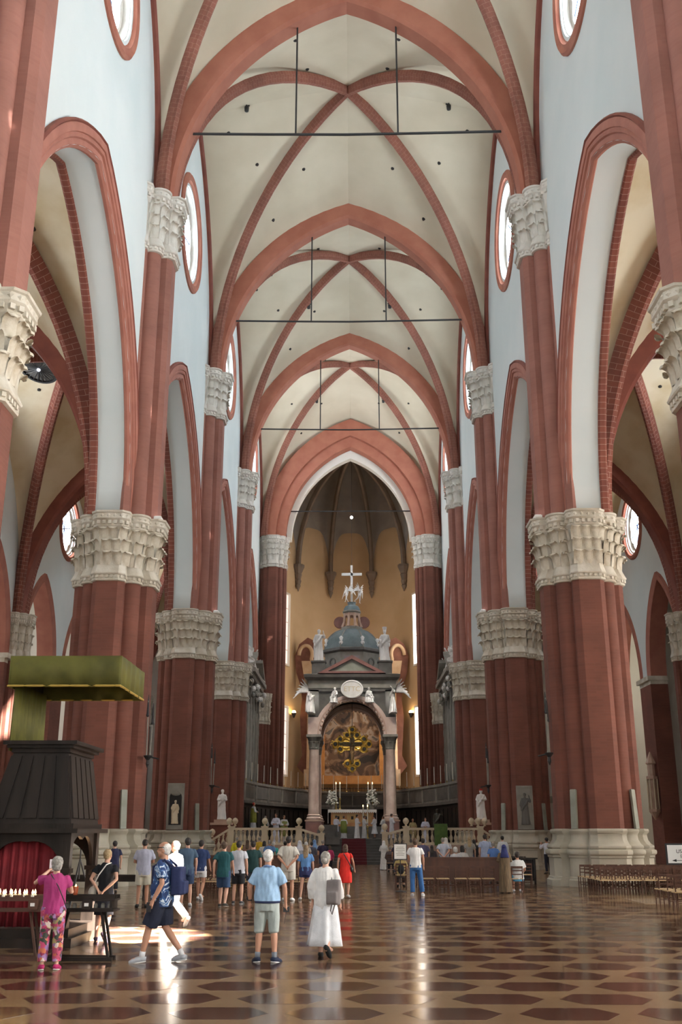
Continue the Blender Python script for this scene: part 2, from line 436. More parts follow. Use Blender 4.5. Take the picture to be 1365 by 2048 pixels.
# nave vaults ----------------------------------------------------------------------------------------
def web_grid(A, Bc, n2=6, bulge=0.25):
    rows = []
    for i, (p, q) in enumerate(zip(A, Bc)):
        t = i / (len(A) - 1)
        rows.append([p.lerp(q, s / n2) + Vector((0, 0, bulge * t * sin(pi * s / n2))) for s in range(n2 + 1)])
    return rows
def vault(x0, x1, y0, y1, zs, zt, zw, zb, m, ribm, ribw=0.27, ribd=0.45, nt=18, hole=None):
    xm, ym = (x0 + x1) / 2, (y0 + y1) / 2
    mb = MB()
    T = parch(abs(xm - x0), zt - zs, nt); Wl = parch(abs(ym - y0), zw - zs, nt)
    hd = sqrt((xm - x0) ** 2 + (ym - y0) ** 2); D = parch(hd, zb - zs, nt)
    for cx in (x0, x1):
        for cy in (y0, y1):
            ax = 1 if cx < xm else -1; ay = 1 if cy < ym else -1
            t = [Vector((cx + ax * u, cy, zs + z)) for u, z in T]
            w = [Vector((cx, cy + ay * u, zs + z)) for u, z in Wl]
            d = [Vector((cx + (xm - cx) * u / hd, cy + (ym - cy) * u / hd, zs + z)) for u, z in D]
            for other in (t, w):
                g = web_grid(other, d)
                b = len(mb.v); nn = len(g[0])
                for r in g: mb.v.extend(r)
                for i in range(len(g) - 1):
                    for j in range(nn - 1):
                        mb.f.append((b + i * nn + j, b + i * nn + j + 1, b + (i + 1) * nn + j + 1, b + (i + 1) * nn + j))
    o = struct(mb.build('ceiling', m, None, True, fixn=False))
    off = 0.55
    for cx in (x0, x1):
        for cy in (y0, y1):
            h = Vector((xm - cx, ym - cy, 0)).normalized()
            ox, oy = (0.45, 0.95) if x1 - x0 > 12 else (0.15, 0.35)
            c2 = Vector((cx + ox * (1 if cx < xm else -1), cy + oy * (1 if cy < ym else -1), 0)); h = Vector((xm - c2.x, ym - c2.y, 0)); hl = h.length; h.normalize()
            path = [Vector((c2.x + h.x * u, c2.y + h.y * u, zs + z)) for u, z in parch(hl, zb - zs, nt)]
            prof = [(0.12, -ribw), (-ribd * 0.4, -ribw), (-ribd * 0.55, -ribw * 0.72), (-ribd * 0.6, -ribw * 0.62), (-ribd, -ribw * 0.42), (-ribd, ribw * 0.42), (-ribd * 0.6, ribw * 0.62), (-ribd * 0.55, ribw * 0.72), (-ribd * 0.4, ribw), (0.12, ribw)]
            sweep(path, h.cross(Vector((0, 0, 1))), prof, name='diagonal_rib', m=ribm, parent=o, auto=60)
    return o
for i, (y0, y1) in enumerate(bays[1:]):
    c = vault(-XN, XN, y0, y1, ZU1, 44.2, 44.3, 46.4, 'vault_cream', 'rib_brick')
    yc = (y0 + y1) / 2
    for sx in (-1, 1):
        path = [(sx * XN, yc + a, ZU1 + z) for a, z in parch_full(B / 2 - 0.55, 13.0, 20)]
        sweep(path, (1, 0, 0), [(-0.16, -0.1), (-0.16, 0.16), (-0.05, 0.24), (0.1, 0.24), (0.16, 0.1), (0.16, -0.1)] if sx < 0 else [(a, -b) for a, b in [(-0.16, -0.1), (-0.16, 0.16), (-0.05, 0.24), (0.1, 0.24), (0.16, 0.1), (0.16, -0.1)]], name='wall_rib', m='dark_red', parent=c)
struct(MB().box(-XN, XN, PM2, PM1, 44, 44.3).build('ceiling_entrance', 'vault_cream'))
for y in [PM1] + P[:4]:
    path = [(a, y, ZU1 + z) for a, z in parch_full(8.45, ZT - ZU1, 26)]
    trim(path, (0, -1, 0), [(0.16, -0.60), (0, -0.42), (0, 0.42), (0.16, 0.60), (1.15, 0.60), (1.15, -0.60)], 'arch_red')

# chancel arch ---------------------------------------------------------------------------------------
yA = P[4]
oi = parch_full(6.75, 41.2 - ZU1, 26); oo = parch_full(9.3, 44.2 - ZU1, 26)
def ring_band(inner, outer, ya, yb, m):
    rings = []
    for (a, z), (c, w) in zip(inner, outer):
        rings.append([(a, ya, ZU1 + z), (c, ya, ZU1 + w), (c, yb, ZU1 + w), (a, yb, ZU1 + z)])
    ntrim[0] += 1
    return struct(MB().loft(rings).build('trim_%d' % ntrim[0], m, None, False, 40))
om = parch_full(7.75, 42.3 - ZU1, 26)
ring_band(om, oo, yA - 0.9, yA + 1.6, 'arch_red')
ring_band(oi, om, yA - 0.45, yA + 1.6, 'arch_red')
ow = parch_full(6.2, 40.3 - ZU1, 26)
ring_band(ow, oi, yA + 0.7, yA + 1.6, 'soffit_cream')

# piers ------------------------------------------------------------------------------------------------
def plan(R=1.68, a=0.66, c=0.22, s=0.80, r=0.42, half=False):
    """chamfered pilasters on four sides with round shafts between them; returns (points, smooth outline)"""
    q = [(R, a - c), (R - c, a)]
    x1 = s + sqrt(r * r - (s - a) ** 2)
    a0 = atan2(a - s, x1 - s); a1 = pi / 2 - a0
    arc = [(s + r * cos(a0 + (a1 - a0) * k / 10), s + r * sin(a0 + (a1 - a0) * k / 10)) for k in range(11)]
    quad = q + arc + [(a, R - c), (a - c, R)]
    pts = []
    for k in range(4):
        ca, sa = cos(pi / 2 * k), sin(pi / 2 * k)
        pts += [(x * ca - y * sa, x * sa + y * ca) for x, y in quad]
    return pts
PLAN = plan()
def ringz(pts, sc, z): return [(x * sc, y * sc, z) for x, y in pts]
UP = [p for p in PLAN if p[0] > 0.40]
UP.sort(key=lambda p: atan2(p[1], p[0] - 0.3))
UPC = [(0.1, -1.26)] + UP + [(0.1, 1.26)]
def prof_loft(pts, prof): return MB().loft([ringz(pts, sc, z) for sc, z in prof])
# half plan scaled about its own wall line so that mouldings grow outwards
def prof_loft_up(pts, prof): return MB().loft([[(0.1 + (x - 0.1) * (1 + (sc - 1) * 1.35), y * sc, z) for x, y in pts] for sc, z in prof])

ME = {}
ME['base'] = prof_loft(PLAN, [(1.24, 0), (1.24, 0.22), (1.20, 0.28), (1.20, 0.32), (1.165, 0.36), (1.165, 1.02), (1.19, 1.06), (1.19, 1.12), (1.235, 1.18), (1.245, 1.25), (1.235, 1.32), (1.17, 1.36), (1.20, 1.42), (1.195, 1.48), (1.13, 1.55), (1.07, 1.70), (1.055, 1.85), (1.065, 1.92), (1.10, 1.97), (1.11, 2.04), (1.09, 2.10), (0.98, 2.12)]).mesh('pier_base', False, 35)
ME['shaft'] = prof_loft(PLAN, [(1.0, 2.08), (1.0, ZC0 + 0.05)]).mesh('pier_shaft', False, 35)
def shell_profile(zz0, zz1):
    H = zz1 - zz0
    return [(1.0, zz0 - 0.02), (1.06, zz0), (1.07, zz0 + 0.02 * H), (1.05, zz0 + 0.03 * H), (1.05, zz0 + 0.075 * H), (1.10, zz0 + 0.085 * H), (1.115, zz0 + 0.10 * H), (1.10, zz0 + 0.115 * H),
            (1.03, zz0 + 0.20 * H), (1.02, zz0 + 0.23 * H), (1.035, zz0 + 0.5 * H), (1.06, zz0 + 0.74 * H), (1.13, zz0 + 0.77 * H), (1.15, zz0 + 0.785 * H), (1.14, zz0 + 0.80 * H), (1.14, zz0 + 0.86 * H), (1.19, zz0 + 0.88 * H), (1.21, zz0 + 0.89 * H), (1.20, zz0 + 0.90 * H), (1.20, zz0 + 0.965 * H), (1.24, zz0 + 0.975 * H), (1.25, zz0 + H), (0.9, zz0 + H)]
def outline_spots(pts, sc, step, up=False):
    """walk the outline, returning (point, outward normal) at about every step metres"""
    n = len(pts); res = []
    def tr(p): return Vector((0.1 + (p[0] - 0.1) * (1 + (sc - 1) * 1.35), p[1] * sc, 0)) if up else Vector((p[0] * sc, p[1] * sc, 0))
    acc = step / 2; tot = 0
    for i in range(n):
        p = tr(pts[i]); q = tr(pts[(i + 1) % n]); d = q - p; l = d.length
        if l < 1e-6: continue
        if up and i == n - 1: continue
        while acc <= l:
            nn = Vector((d.y, -d.x, 0)).normalized()
            res.append((p + d * (acc / l), nn)); acc += step
        acc -= l
    return res
def dentils(mb, pts, sc, z0, z1, step, dep, up=False):
    for p, nn in outline_spots(pts, sc, step, up):
        t = Vector((-nn.y, nn.x, 0)); w = step * 0.27
        c0 = [p - t * w - nn * 0.03, p + t * w - nn * 0.03, p + t * w + nn * dep, p - t * w + nn * dep]
        mb.loft([[c + Vector((0, 0, z0)) for c in c0], [c + Vector((0, 0, z1)) for c in c0]])
def capital_mesh(pts, z0, z1, up):
    pr = shell_profile(z0, z1); H = z1 - z0
    mb = prof_loft_up(pts, pr) if up else prof_loft(pts, pr)
    dentils(mb, pts, 1.145, z0 + 0.81 * H, z0 + 0.86 * H, 0.24, 0.09, up)
    dentils(mb, pts, 1.05, z0 + 0.035 * H, z0 + 0.075 * H, 0.20, 0.06, up)
    # carved frieze: small lozenges
    for p, nn in outline_spots(pts, 1.20, 0.27, up):
        t = Vector((-nn.y, nn.x, 0)); zc = z0 + 0.932 * H; hh = 0.03 * H
        mb.add([p - t * 0.09 + Vector((0, 0, zc)), p + Vector((0, 0, zc - hh)), p + t * 0.09 + Vector((0, 0, zc)), p + Vector((0, 0, zc + hh)), p + nn * 0.05 + Vector((0, 0, zc))], [(0, 1, 4), (1, 2, 4), (2, 3, 4), (3, 0, 4)])
    return mb.mesh('capital', False, 35)
ME['cap'] = capital_mesh(PLAN, ZC0, ZC1, False)
ME['upcap'] = capital_mesh(UPC, ZU0, ZU1, True)
ME['upshaft'] = MB().loft([[(x, y, z) for x, y in UPC] for z in (ZC1 - 0.02, ZU0 + 0.05)]).mesh('upper_shaft', False, 35)
def leaf_mesh(w, h, name):
    mb = MB(); cols = 5; rows = [(0.0, 0.0), (0.35 * h, 0.02), (0.7 * h, 0.05), (0.88 * h, 0.10), (0.98 * h, 0.18), (1.0 * h, 0.25), (0.93 * h, 0.30), (0.85 * h, 0.29)]
    g = []
    for i, (z, d) in enumerate(rows):
        tw = 1.0 if i < 4 else (0.97, 0.90, 0.72, 0.45)[i - 4]
        g.append([Vector((d + (0.04 if j % 2 == 0 else 0.0) * (1 if i < 6 else 0.3) - (0.05 if j in (0, cols - 1) else 0), (j / (cols - 1) - 0.5) * w * tw, z)) for j in range(cols)])
    b = 0
    for r in g: mb.v.extend(r)
    for i in range(len(g) - 1):
        for j in range(cols - 1):
            mb.f.append((i * cols + j, i * cols + j + 1, (i + 1) * cols + j + 1, (i + 1) * cols + j))
    me = mb.mesh(name, False, 60, True)
    return me
def leaf_places(pts, z0, z1, up, step=0.40):
    H = z1 - z0; out = []
    for row, (f, sc) in enumerate([(0.225, 1.02), (0.40, 1.03), (0.575, 1.045)]):
        sp = outline_spots(pts, sc, step, up)
        for k, (p, nn) in enumerate(sp):
            if up and p.x < 0.55: continue
            out.append((p + Vector((0, 0, z0 + f * H)), atan2(nn.y, nn.x)))
    return out
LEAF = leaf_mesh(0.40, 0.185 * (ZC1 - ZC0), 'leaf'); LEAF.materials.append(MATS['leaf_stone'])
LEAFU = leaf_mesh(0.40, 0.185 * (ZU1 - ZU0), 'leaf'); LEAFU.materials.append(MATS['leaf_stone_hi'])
LP = leaf_places(PLAN, ZC0, ZC1, False); LPU = leaf_places(UPC, ZU0, ZU1, True)
def joined_leaves(places, src):
    mb = MB()
    for p, a in places:
        R = Matrix.Translation(p) @ Matrix.Rotation(a, 4, 'Z')
        mb.add([R @ v.co for v in src.vertices], [tuple(f.vertices) for f in src.polygons])
    return mb.mesh('leaf_rows', False, 60, False)
ME['leaves'] = joined_leaves(LP, LEAF); ME['upleaves'] = joined_leaves(LPU, LEAFU)
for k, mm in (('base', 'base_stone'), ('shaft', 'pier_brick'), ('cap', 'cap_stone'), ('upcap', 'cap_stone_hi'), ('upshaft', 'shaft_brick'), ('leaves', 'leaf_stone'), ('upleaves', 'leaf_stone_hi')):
    if not ME[k].materials: ME[k].materials.append(MATS[mm])

def pier(x, y, rz, label, single, group='nave piers'):
    t = thing('nave_pier', label, 'pier', (x, y, 0), rz, group)
    link('base', ME['base'], None, t); link('shaft', ME['shaft'], None, t)
    c = link('capital', ME['cap'], None, t)
    link('upper_shaft', ME['upshaft'], None, t)
    u = link('upper_capital', ME['upcap'], None, t)
    if single:
        for p, a in LP:
            l = link('leaf', LEAF, None, c, p); l.rotation_euler = (0, 0, a)
        for p, a in LPU:
            l = link('leaf', LEAFU, None, u, p); l.rotation_euler = (0, 0, a)
    else:
        stuff(link('leaf_rows', ME['leaves'], None, c)); stuff(link('leaf_rows', ME['upleaves'], None, u))
    return t
pl = {}
for k, (la, lb) in enumerate([
        ('red brick pier whose stone capital half hides the round vault grating', 'red brick pier facing the one beside the round vault grating'),
        ('massive red brick pier behind the pulpit with green canopy', 'massive red brick pier rising behind rows of empty chairs'),
        ('red brick pier with a dark niche figure on its face', 'red brick pier with a worn relief slab on its face'),
        ('red brick pier behind the white statue with arms folded', 'red brick pier behind the white statue with red cap')]):
    pl['L', k] = pier(-XP, P[k], 0, la, k in (0, 1, 2))
    pl['R', k] = pier(XP, P[k], pi, lb, k in (0, 1, 2))

# chancel arch piers: tall shafts with a capital at the arch springing
CP = plan(1.35, 0.58, 0.2, 0.70, 0.32)
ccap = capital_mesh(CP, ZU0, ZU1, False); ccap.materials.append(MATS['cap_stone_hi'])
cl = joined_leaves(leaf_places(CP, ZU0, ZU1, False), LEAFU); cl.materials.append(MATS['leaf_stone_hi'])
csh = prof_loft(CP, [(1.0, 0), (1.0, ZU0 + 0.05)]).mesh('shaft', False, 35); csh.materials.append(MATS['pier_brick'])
for sx, lab in ((-1, 'tall dark red brick pier carrying the chancel arch, left of the apse'), (1, 'tall dark red brick pier carrying the chancel arch beside bright slit windows')):
    t = thing('chancel_pier', lab.replace(', left of the apse', ' beside the warm wall sconce'), 'pier', (sx * 8.0, yA + 0.35, 0), 0, 'chancel arch piers')
    link('shaft', csh, None, t); c = link('capital', ccap, None, t); stuff(link('leaf_rows', cl, None, c))
    MB().box(-1.3, 1.3, -0.3, 1.5, 0, ZU1 + 0.5).build('core', 'pier_brick', t)

# aisles: outer walls with two chapel arches a bay and a round window above ------------------------------
CH, CR, ZS = 3.45, 6.1, 12.3
for side, sx in (('left', -1), ('right', 1)):
    low = [(YEND - 0.5, 0)]
    holes = []
    for y0, y1 in bays:
        for off in (-4.72, 4.72):
            yc = (y0 + y1) / 2 + off
            low += [(yc - CH, 0)] + [(yc + a, ZS + z) for a, z in parch_full(CH, CR, 10)] + [(yc + CH, 0)]
        holes.append(circle((y0 + y1) / 2, 23.5, 2.0))
    low += [(P[4] + 1.2, 0), (P[4] + 1.2, 30.2), (YEND - 0.5, 30.2)]
    struct(plate('wall_aisle_' + side, [low] + holes, 1.0, yz(sx * (XA + 0.5)), 'wall_white'))
    for i, (y0, y1) in enumerate(bays):
        oculus(sx * XA, (y0 + y1) / 2, 23.5, 2.0, 2.45, -sx, 'glass_aisle', 8, 0.8, pane=not (sx == 1 and i == 1))
        for off in (-4.72, 4.72):
            yc = (y0 + y1) / 2 + off
            path = [(sx * XA, yc + a, ZS + z) for a, z in parch_full(CH, CR, 14)]
            prof = [(-0.08, -1.05), (-0.08, 0.06), (0.1, 0.12), (0.3, 0.12), (0.42, 0.18), (0.5, 0.0)]
            trim(path, (1, 0, 0), [(a, -sx * b) for a, b in prof], 'molding_red')
        # brick jambs with stone imposts between the chapels
        yc = (y0 + y1) / 2
        for ya, yb in ((yc - 1.30, yc + 1.30), (y0 + 0.9, y0 + 1.52), (y1 - 1.52, y1 - 0.9)):
            ntrim[0] += 1
            xa, xb = sorted((sx * (XA - 0.14), sx * (XA + 1.06)))
            j = struct(MB().box(xa, xb, ya, yb, 0, ZS - 0.55).build('trim_%d' % ntrim[0], 'pier_brick'))
            xa2, xb2 = sorted((sx * (XA - 0.34), sx * (XA + 1.1)))
            m2 = MB(); m2.box(xa2, xb2, ya - 0.16, yb + 0.16, ZS - 0.3, ZS); m2.box(xa, xb, ya - 0.06, yb + 0.06, ZS - 0.55, ZS - 0.3)
            m2.build('impost', 'cap_stone', j)
        # chapel side walls and ceiling
        for yy in (y0, yc, y1 - 0.02):
            xa, xb = sorted((sx * (XA + 1.0), sx * 30))
            struct(MB().box(xa, xb, yy - 0.3, yy + 0.3, 0, 20).build('wall_chapel_' + side, 'soffit_cream'))
        xa, xb = sorted((sx * (XA + 0.9), sx * 30.1))
        struct(MB().box(xa, xb, y0, y1, 19.6, 20).build('ceiling_chapel', 'soffit_cream'))
    # aisle vaults
    for i, (y0, y1) in enumerate(bays[1:]):
        xa, xb = sorted((sx * XNO, sx * XA))
        vault(xa, xb, y0, y1, ZC1, 25.6, 27.2, 28.0, 'vault_aisle', 'rib_brick_aisle', 0.30, 0.60, 16)
    xm = sx * (XNO + XA) / 2
    for y in P[:5]:
        path = [(xm + a, y, ZC1 + z) for a, z in parch_full((XA - XNO) / 2 - 0.45, 24.7 - ZC1, 18)]
        trim(path, (0, -1, 0), [(0.15, -0.55), (0, -0.4), (0, 0.4), (0.15, 0.55), (0.9, 0.55), (0.9, -0.55)], 'dark_red')
        # respond on the outer wall
    for k in (1, 2, 3, 4):
        t = thing('wall_respond', 'slender brick half pier with leafy stone capital against the aisle wall', 'pier', (sx * (XA - 0.1), P[k], 0), 0 if sx < 0 else pi, 'aisle wall responds')
        for nm, me in (('base', ME['base']), ('shaft', ME['shaft']), ('capital', ME['cap'])):
            q = link(nm, me, None, t); q.scale = (0.56, 0.56, 1)
            if nm == 'capital':
                stuff(link('leaf_rows', ME['leaves'], None, q))
# apse -------------------------------------------------------------------------------------------------
YC, RX, RY = 108.5, 9.0, 14.0
def apse(ph, r=1.0): return Vector((RX * cos(ph) * r, YC + RY * sin(ph) * r, 0))
n = 48; mb = MB(); rings = []
pts = [Vector((RX, yA + 1.4, 0))] + [apse(pi * k / n) for k in range(n + 1)] + [Vector((-RX, yA + 1.4, 0))]
for z in (0, 20, 46): rings.append([p + Vector((0, 0, z)) for p in pts])
mb.loft(rings, False)
struct(mb.build('wall_apse', 'wall_choir', None, True, fixn=False))
APEX = Vector((0, YC, 43.6)); ZK = 33.0
angs = [radians(a) for a in (8, 43, 73, 107, 137, 172)]
dome = None; mb = MB()
for a0, a1 in zip(angs[:-1], angs[1:]):
    g = []; ns = 14
    for s in range(ns + 1):
        f = s / ns; ph = a0 + (a1 - a0) * f
        arch = (1 - abs(2 * f - 1) ** 4) * 5.4
        st = apse(ph, 0.995) + Vector((0, 0, ZK + arch))
        hv = APEX - st; h = sqrt(hv.x ** 2 + hv.y ** 2); r = hv.z
        cur = parch(h, r, 12) if r > 0.3 * h else [(h * i / 12, r * sin(pi / 2 * i / 12)) for i in range(13)]
        g.append([Vector((st.x + hv.x * u / h, st.y + hv.y * u / h, st.z + z)) for u, z in cur])
    b = len(mb.v); nn = len(g[0])
    for r_ in g: mb.v.extend(r_)
    for i in range(len(g) - 1):
        for j in range(nn - 1): mb.f.append((b + i * nn + j, b + i * nn + j + 1, b + (i + 1) * nn + j + 1, b + (i + 1) * nn + j))
dome = struct(mb.build('ceiling_apse', 'dome_grey', None, True, fixn=False))
struct(MB().box(-10, 10, yA + 1.0, YC + 0.5, 43.7, 44.2).build('ceiling_choir', 'dome_grey'))
for ph in angs[1:-1]:
    st = apse(ph, 0.985) + Vector((0, 0, ZK)); hv = APEX - st; h = sqrt(hv.x ** 2 + hv.y ** 2)
    path = [Vector((st.x + hv.x * u / h, st.y + hv.y * u / h, st.z + z)) for u, z in parch(h, hv.z, 16)]
    hd = Vector((hv.x, hv.y, 0)).normalized()
    sweep(path, hd.cross(Vector((0, 0, 1))), [(0.1, -0.26), (-0.3, -0.26), (-0.5, -0.12), (-0.5, 0.12), (-0.3, 0.26), (0.1, 0.26)], name='apse_rib', m='dome_rib', parent=dome)
    mb = MB(); q = apse(ph, 0.97)
    mb.lathe([(0.03, ZK - 3.3), (0.18, ZK - 2.9), (0.30, ZK - 2.6), (0.24, ZK - 2.45), (0.36, ZK - 2.0), (0.30, ZK - 1.8), (0.44, ZK - 1.2), (0.38, ZK - 1.1), (0.62, ZK - 0.5), (0.72, ZK - 0.3), (0.72, ZK), (0.5, ZK + 0.05)], 8, Matrix.Translation(q))
    mb.build('corbel', 'dome_rib', dome)
# apse windows: tall slit lights with splayed jambs
def slit(ph, z0, z1, w, m):
    nwin[0] += 1
    p = apse(ph, 0.992); d = Vector((-cos(ph) / RX, -sin(ph) / RY, 0)).normalized(); t = Vector((-d.y, d.x, 0))
    M = Matrix(((t.x, 0, d.x, p.x), (t.y, 0, d.y, p.y), (0, 1, 0, 0), (0, 0, 0, 1)))
    mb = MB(); fw = 0.22
    for a, b, c, e in ((-w - fw, -w, z0 - fw, z1 + fw), (w, w + fw, z0 - fw, z1 + fw), (-w, w, z1, z1 + fw), (-w, w, z0 - fw, z0)): mb.box(a, b, c, e, 0, 0.28, M)
    o = struct(mb.build('window_%d' % nwin[0], 'soffit_cream'))
    MB().box(-w, w, z0, z1, 0.02, 0.06, M).build('window_pane', m, o)
    for k in range(1, 5):
        zz = z0 + (z1 - z0) * k / 5
        MB().box(-w, w, zz - 0.03, zz + 0.03, 0.06, 0.1, M).build('glazing_bar', 'cap_stone', o)
for ph in (0.50, pi - 0.50):
    g_ = 'glass_apse' if ph < 1 else 'glass_apse_dim'
    slit(ph, 20.6, 28.8, 0.95, g_); slit(ph, 8.2, 15.6, 0.95, g_)
# ---------------------------------------------------------------- figures: one continuous skin per body, clothes as children
def remesh(mb, voxel, smooth=4, name='skin', fold=0.0, seed=0.0, freq=(9, 9, 3.5), cut=None):
    me = bpy.data.meshes.new('t'); me.from_pydata([tuple(v) for v in mb.v], [], mb.f)
    bm = bmesh.new(); bm.from_mesh(me); bmesh.ops.recalc_face_normals(bm, faces=bm.faces); bm.to_mesh(me); bm.free()
    o = bpy.data.objects.new('t', me); TMPS.collection.objects.link(o)
    r = o.modifiers.new('r', 'REMESH'); r.mode = 'VOXEL'; r.voxel_size = voxel
    if smooth:
        s = o.modifiers.new('s', 'SMOOTH'); s.iterations = smooth; s.factor = 0.5
    vl = TMPS.view_layers[0]; vl.update()
    dg = vl.depsgraph
    out = bpy.data.meshes.new_from_object(o.evaluated_get(dg))
    bpy.data.objects.remove(o); bpy.data.meshes.remove(me)
    out.name = name
    if fold or cut is not None:
        bm = bmesh.new(); bm.from_mesh(out)
        if cut is not None:
            bmesh.ops.bisect_plane(bm, geom=bm.verts[:] + bm.edges[:] + bm.faces[:], plane_co=(0, 0, cut), plane_no=(0, 0, 1), clear_inner=True)
        if fold:
            bm.normal_update()
            for v in bm.verts:
                c = v.co
                d = noise.noise(Vector((c.x * freq[0] + seed, c.y * freq[1], c.z * freq[2]))) + 0.5 * noise.noise(Vector((c.x * freq[0] * 2.3 + seed, c.y * freq[1] * 2.3, c.z * freq[2] * 2)))
                v.co = c + v.normal * d * fold
        bm.to_mesh(out); bm.free()
    out.polygons.foreach_set('use_smooth', [True] * len(out.polygons)); out.update()
    return out

def ell_rings(rows, n=20, sq=1.0):
    return [[(x0 + rx * cos(2 * pi * k / n), y0 + ry * sin(2 * pi * k / n), z) for k in range(n)] for (z, rx, ry, x0, y0) in rows]
def V(*a): return Vector(a)
BASEPOSE = dict(
    LS=(-.185, 0, 1.425), RS=(.185, 0, 1.425), LE=(-.245, -.03, 1.14), RE=(.245, -.03, 1.14), LW=(-.25, .05, .90), RW=(.25, .05, .90),
    LH=(-.09, 0, .92), RH=(.09, 0, .92), LK=(-.105, .015, .50), RK=(.105, .015, .50), LA=(-.115, -.03, .085), RA=(.115, -.03, .085),
    LF=(-.25, .97, -.1), RF=(.25, .97, -.1), head=(0, .02, 0), turn=0.0, bow=0.0, dz=0.0, lean=0.0)
POSES = {
    'stand': {},
    'behind': dict(LE=(-.27, -.12, 1.17), RE=(.27, -.12, 1.17), LW=(-.07, -.20, .97), RW=(.06, -.21, .96)),
    'walk': dict(LK=(-.10, .15, .51), LA=(-.10, .19, .09), RK=(.10, .02, .49), RA=(.10, -.30, .20), RE=(.24, .06, 1.15), RW=(.24, .22, .94), LE=(-.24, -.14, 1.16), LW=(-.25, -.10, .91)),
    'stride': dict(LK=(-.09, .17, .50), LA=(-.09, .26, .09), RK=(.09, -.03, .50), RA=(.09, -.33, .11), RE=(.25, -.10, 1.15), RW=(.26, .02, .92)),
    'step': dict(RK=(.11, .05, .52), RA=(.11, -.26, .20), LK=(-.09, .02, .50), LA=(-.08, .0, .085)),
    'photo': dict(LE=(-.25, .20, 1.25), RE=(.25, .20, 1.25), LW=(-.08, .36, 1.46), RW=(.05, .36, 1.44)),
    'photo_left': dict(LE=(-.34, .12, 1.33), LW=(-.15, .33, 1.52), RE=(.26, .14, 1.18), RW=(.02, .34, 1.36)),
    'front': dict(LE=(-.25, .05, 1.15), RE=(.25, .05, 1.15), LW=(-.06, .25, 1.12), RW=(.06, .25, 1.12)),
    'onehand': dict(RE=(.27, -.02, 1.16), RW=(.22, .20, 1.02)),
    'raised': dict(LE=(-.30, .14, 1.28), LW=(-.25, .25, 1.52)),
    'sit': dict(dz=-.42, LK=(-.12, .42, .49), RK=(.12, .42, .49), LA=(-.12, .38, .085), RA=(.12, .38, .085), LH=(-.09, 0, .50), RH=(.09, 0, .50), LE=(-.25, .06, 1.15), RE=(.25, .06, 1.15), LW=(-.14, .30, 1.00), RW=(.14, .30, 1.00)),
}
def get_pose(kind, **ov):
    p = dict(BASEPOSE); p.update(POSES.get(kind, {})); p.update(ov)
    dz = p['dz']
    q = {}
    for k, v in p.items():
        if k in ('LS', 'RS', 'LE', 'RE', 'LW', 'RW'):
            v = Vector(v); v.z += dz
            if p['lean']: v.y += (v.z - .9 - dz) * p['lean']
        elif k in ('LH', 'RH', 'LK', 'RK', 'LA', 'RA', 'LF', 'RF', 'head'): v = Vector(v)
        q[k] = v
    return q
def torso_rows(female, belly, off, z0, z1, dz, lean=0.0):
    S = .93 if female else 1.0
    prof = [(.78, .165, .12), (.86, .178, .128), (.94, .172, .125), (1.06, .145 if female else .155, .112), (1.18, .158, .118), (1.28, .178, .124), (1.36, .186, .115), (1.405, .170, .102), (1.44, .125, .085), (1.475, .075, .068), (1.50, .056, .056)]
    rows = []
    for z, rx, ry in prof:
        if z < z0 or z > z1: continue
        b = belly * max(0, 1 - abs(z - 1.04) / .2)
        rows.append((z + dz, rx * S + off + b * .7, ry + off + b, 0, b * .6 + (z - .9) * lean))
    return rows
def hand(mb, w, d, side, fr, curl=.5):
    """palm and five fingers; w wrist, d direction, side = towards the thumb"""
    d = d.normalized(); t = (side - d * side.dot(d)).normalized(); nrm = d.cross(t)
    pal = w + d * .05
    mb.tube([w - d * .01, w + d * .03, w + d * .075, w + d * .09], [.026, .036, .040, .034], 8, (1, .55) if abs(nrm.dot(V(0, 0, 1))) > .5 else (.75, .85))
    for k, (o, l) in enumerate(((.030, .068), (.010, .078), (-.010, .072), (-.029, .056))):
        b = w + d * .075 + t * o
        m = b + d * l * .55 + nrm * l * .22 * curl
        e = m + d * l * (.5 - .3 * curl) + nrm * l * .42 * curl
        mb.tube([b, m, e], [fr, fr * .95, fr * .8], 6)
    b = w + d * .03 + t * .028
    mb.tube([b, b + d * .03 + t * .025 + nrm * .008, b + d * .06 + t * .028 + nrm * .02], [fr * 1.15, fr * 1.05, fr * .85], 6)
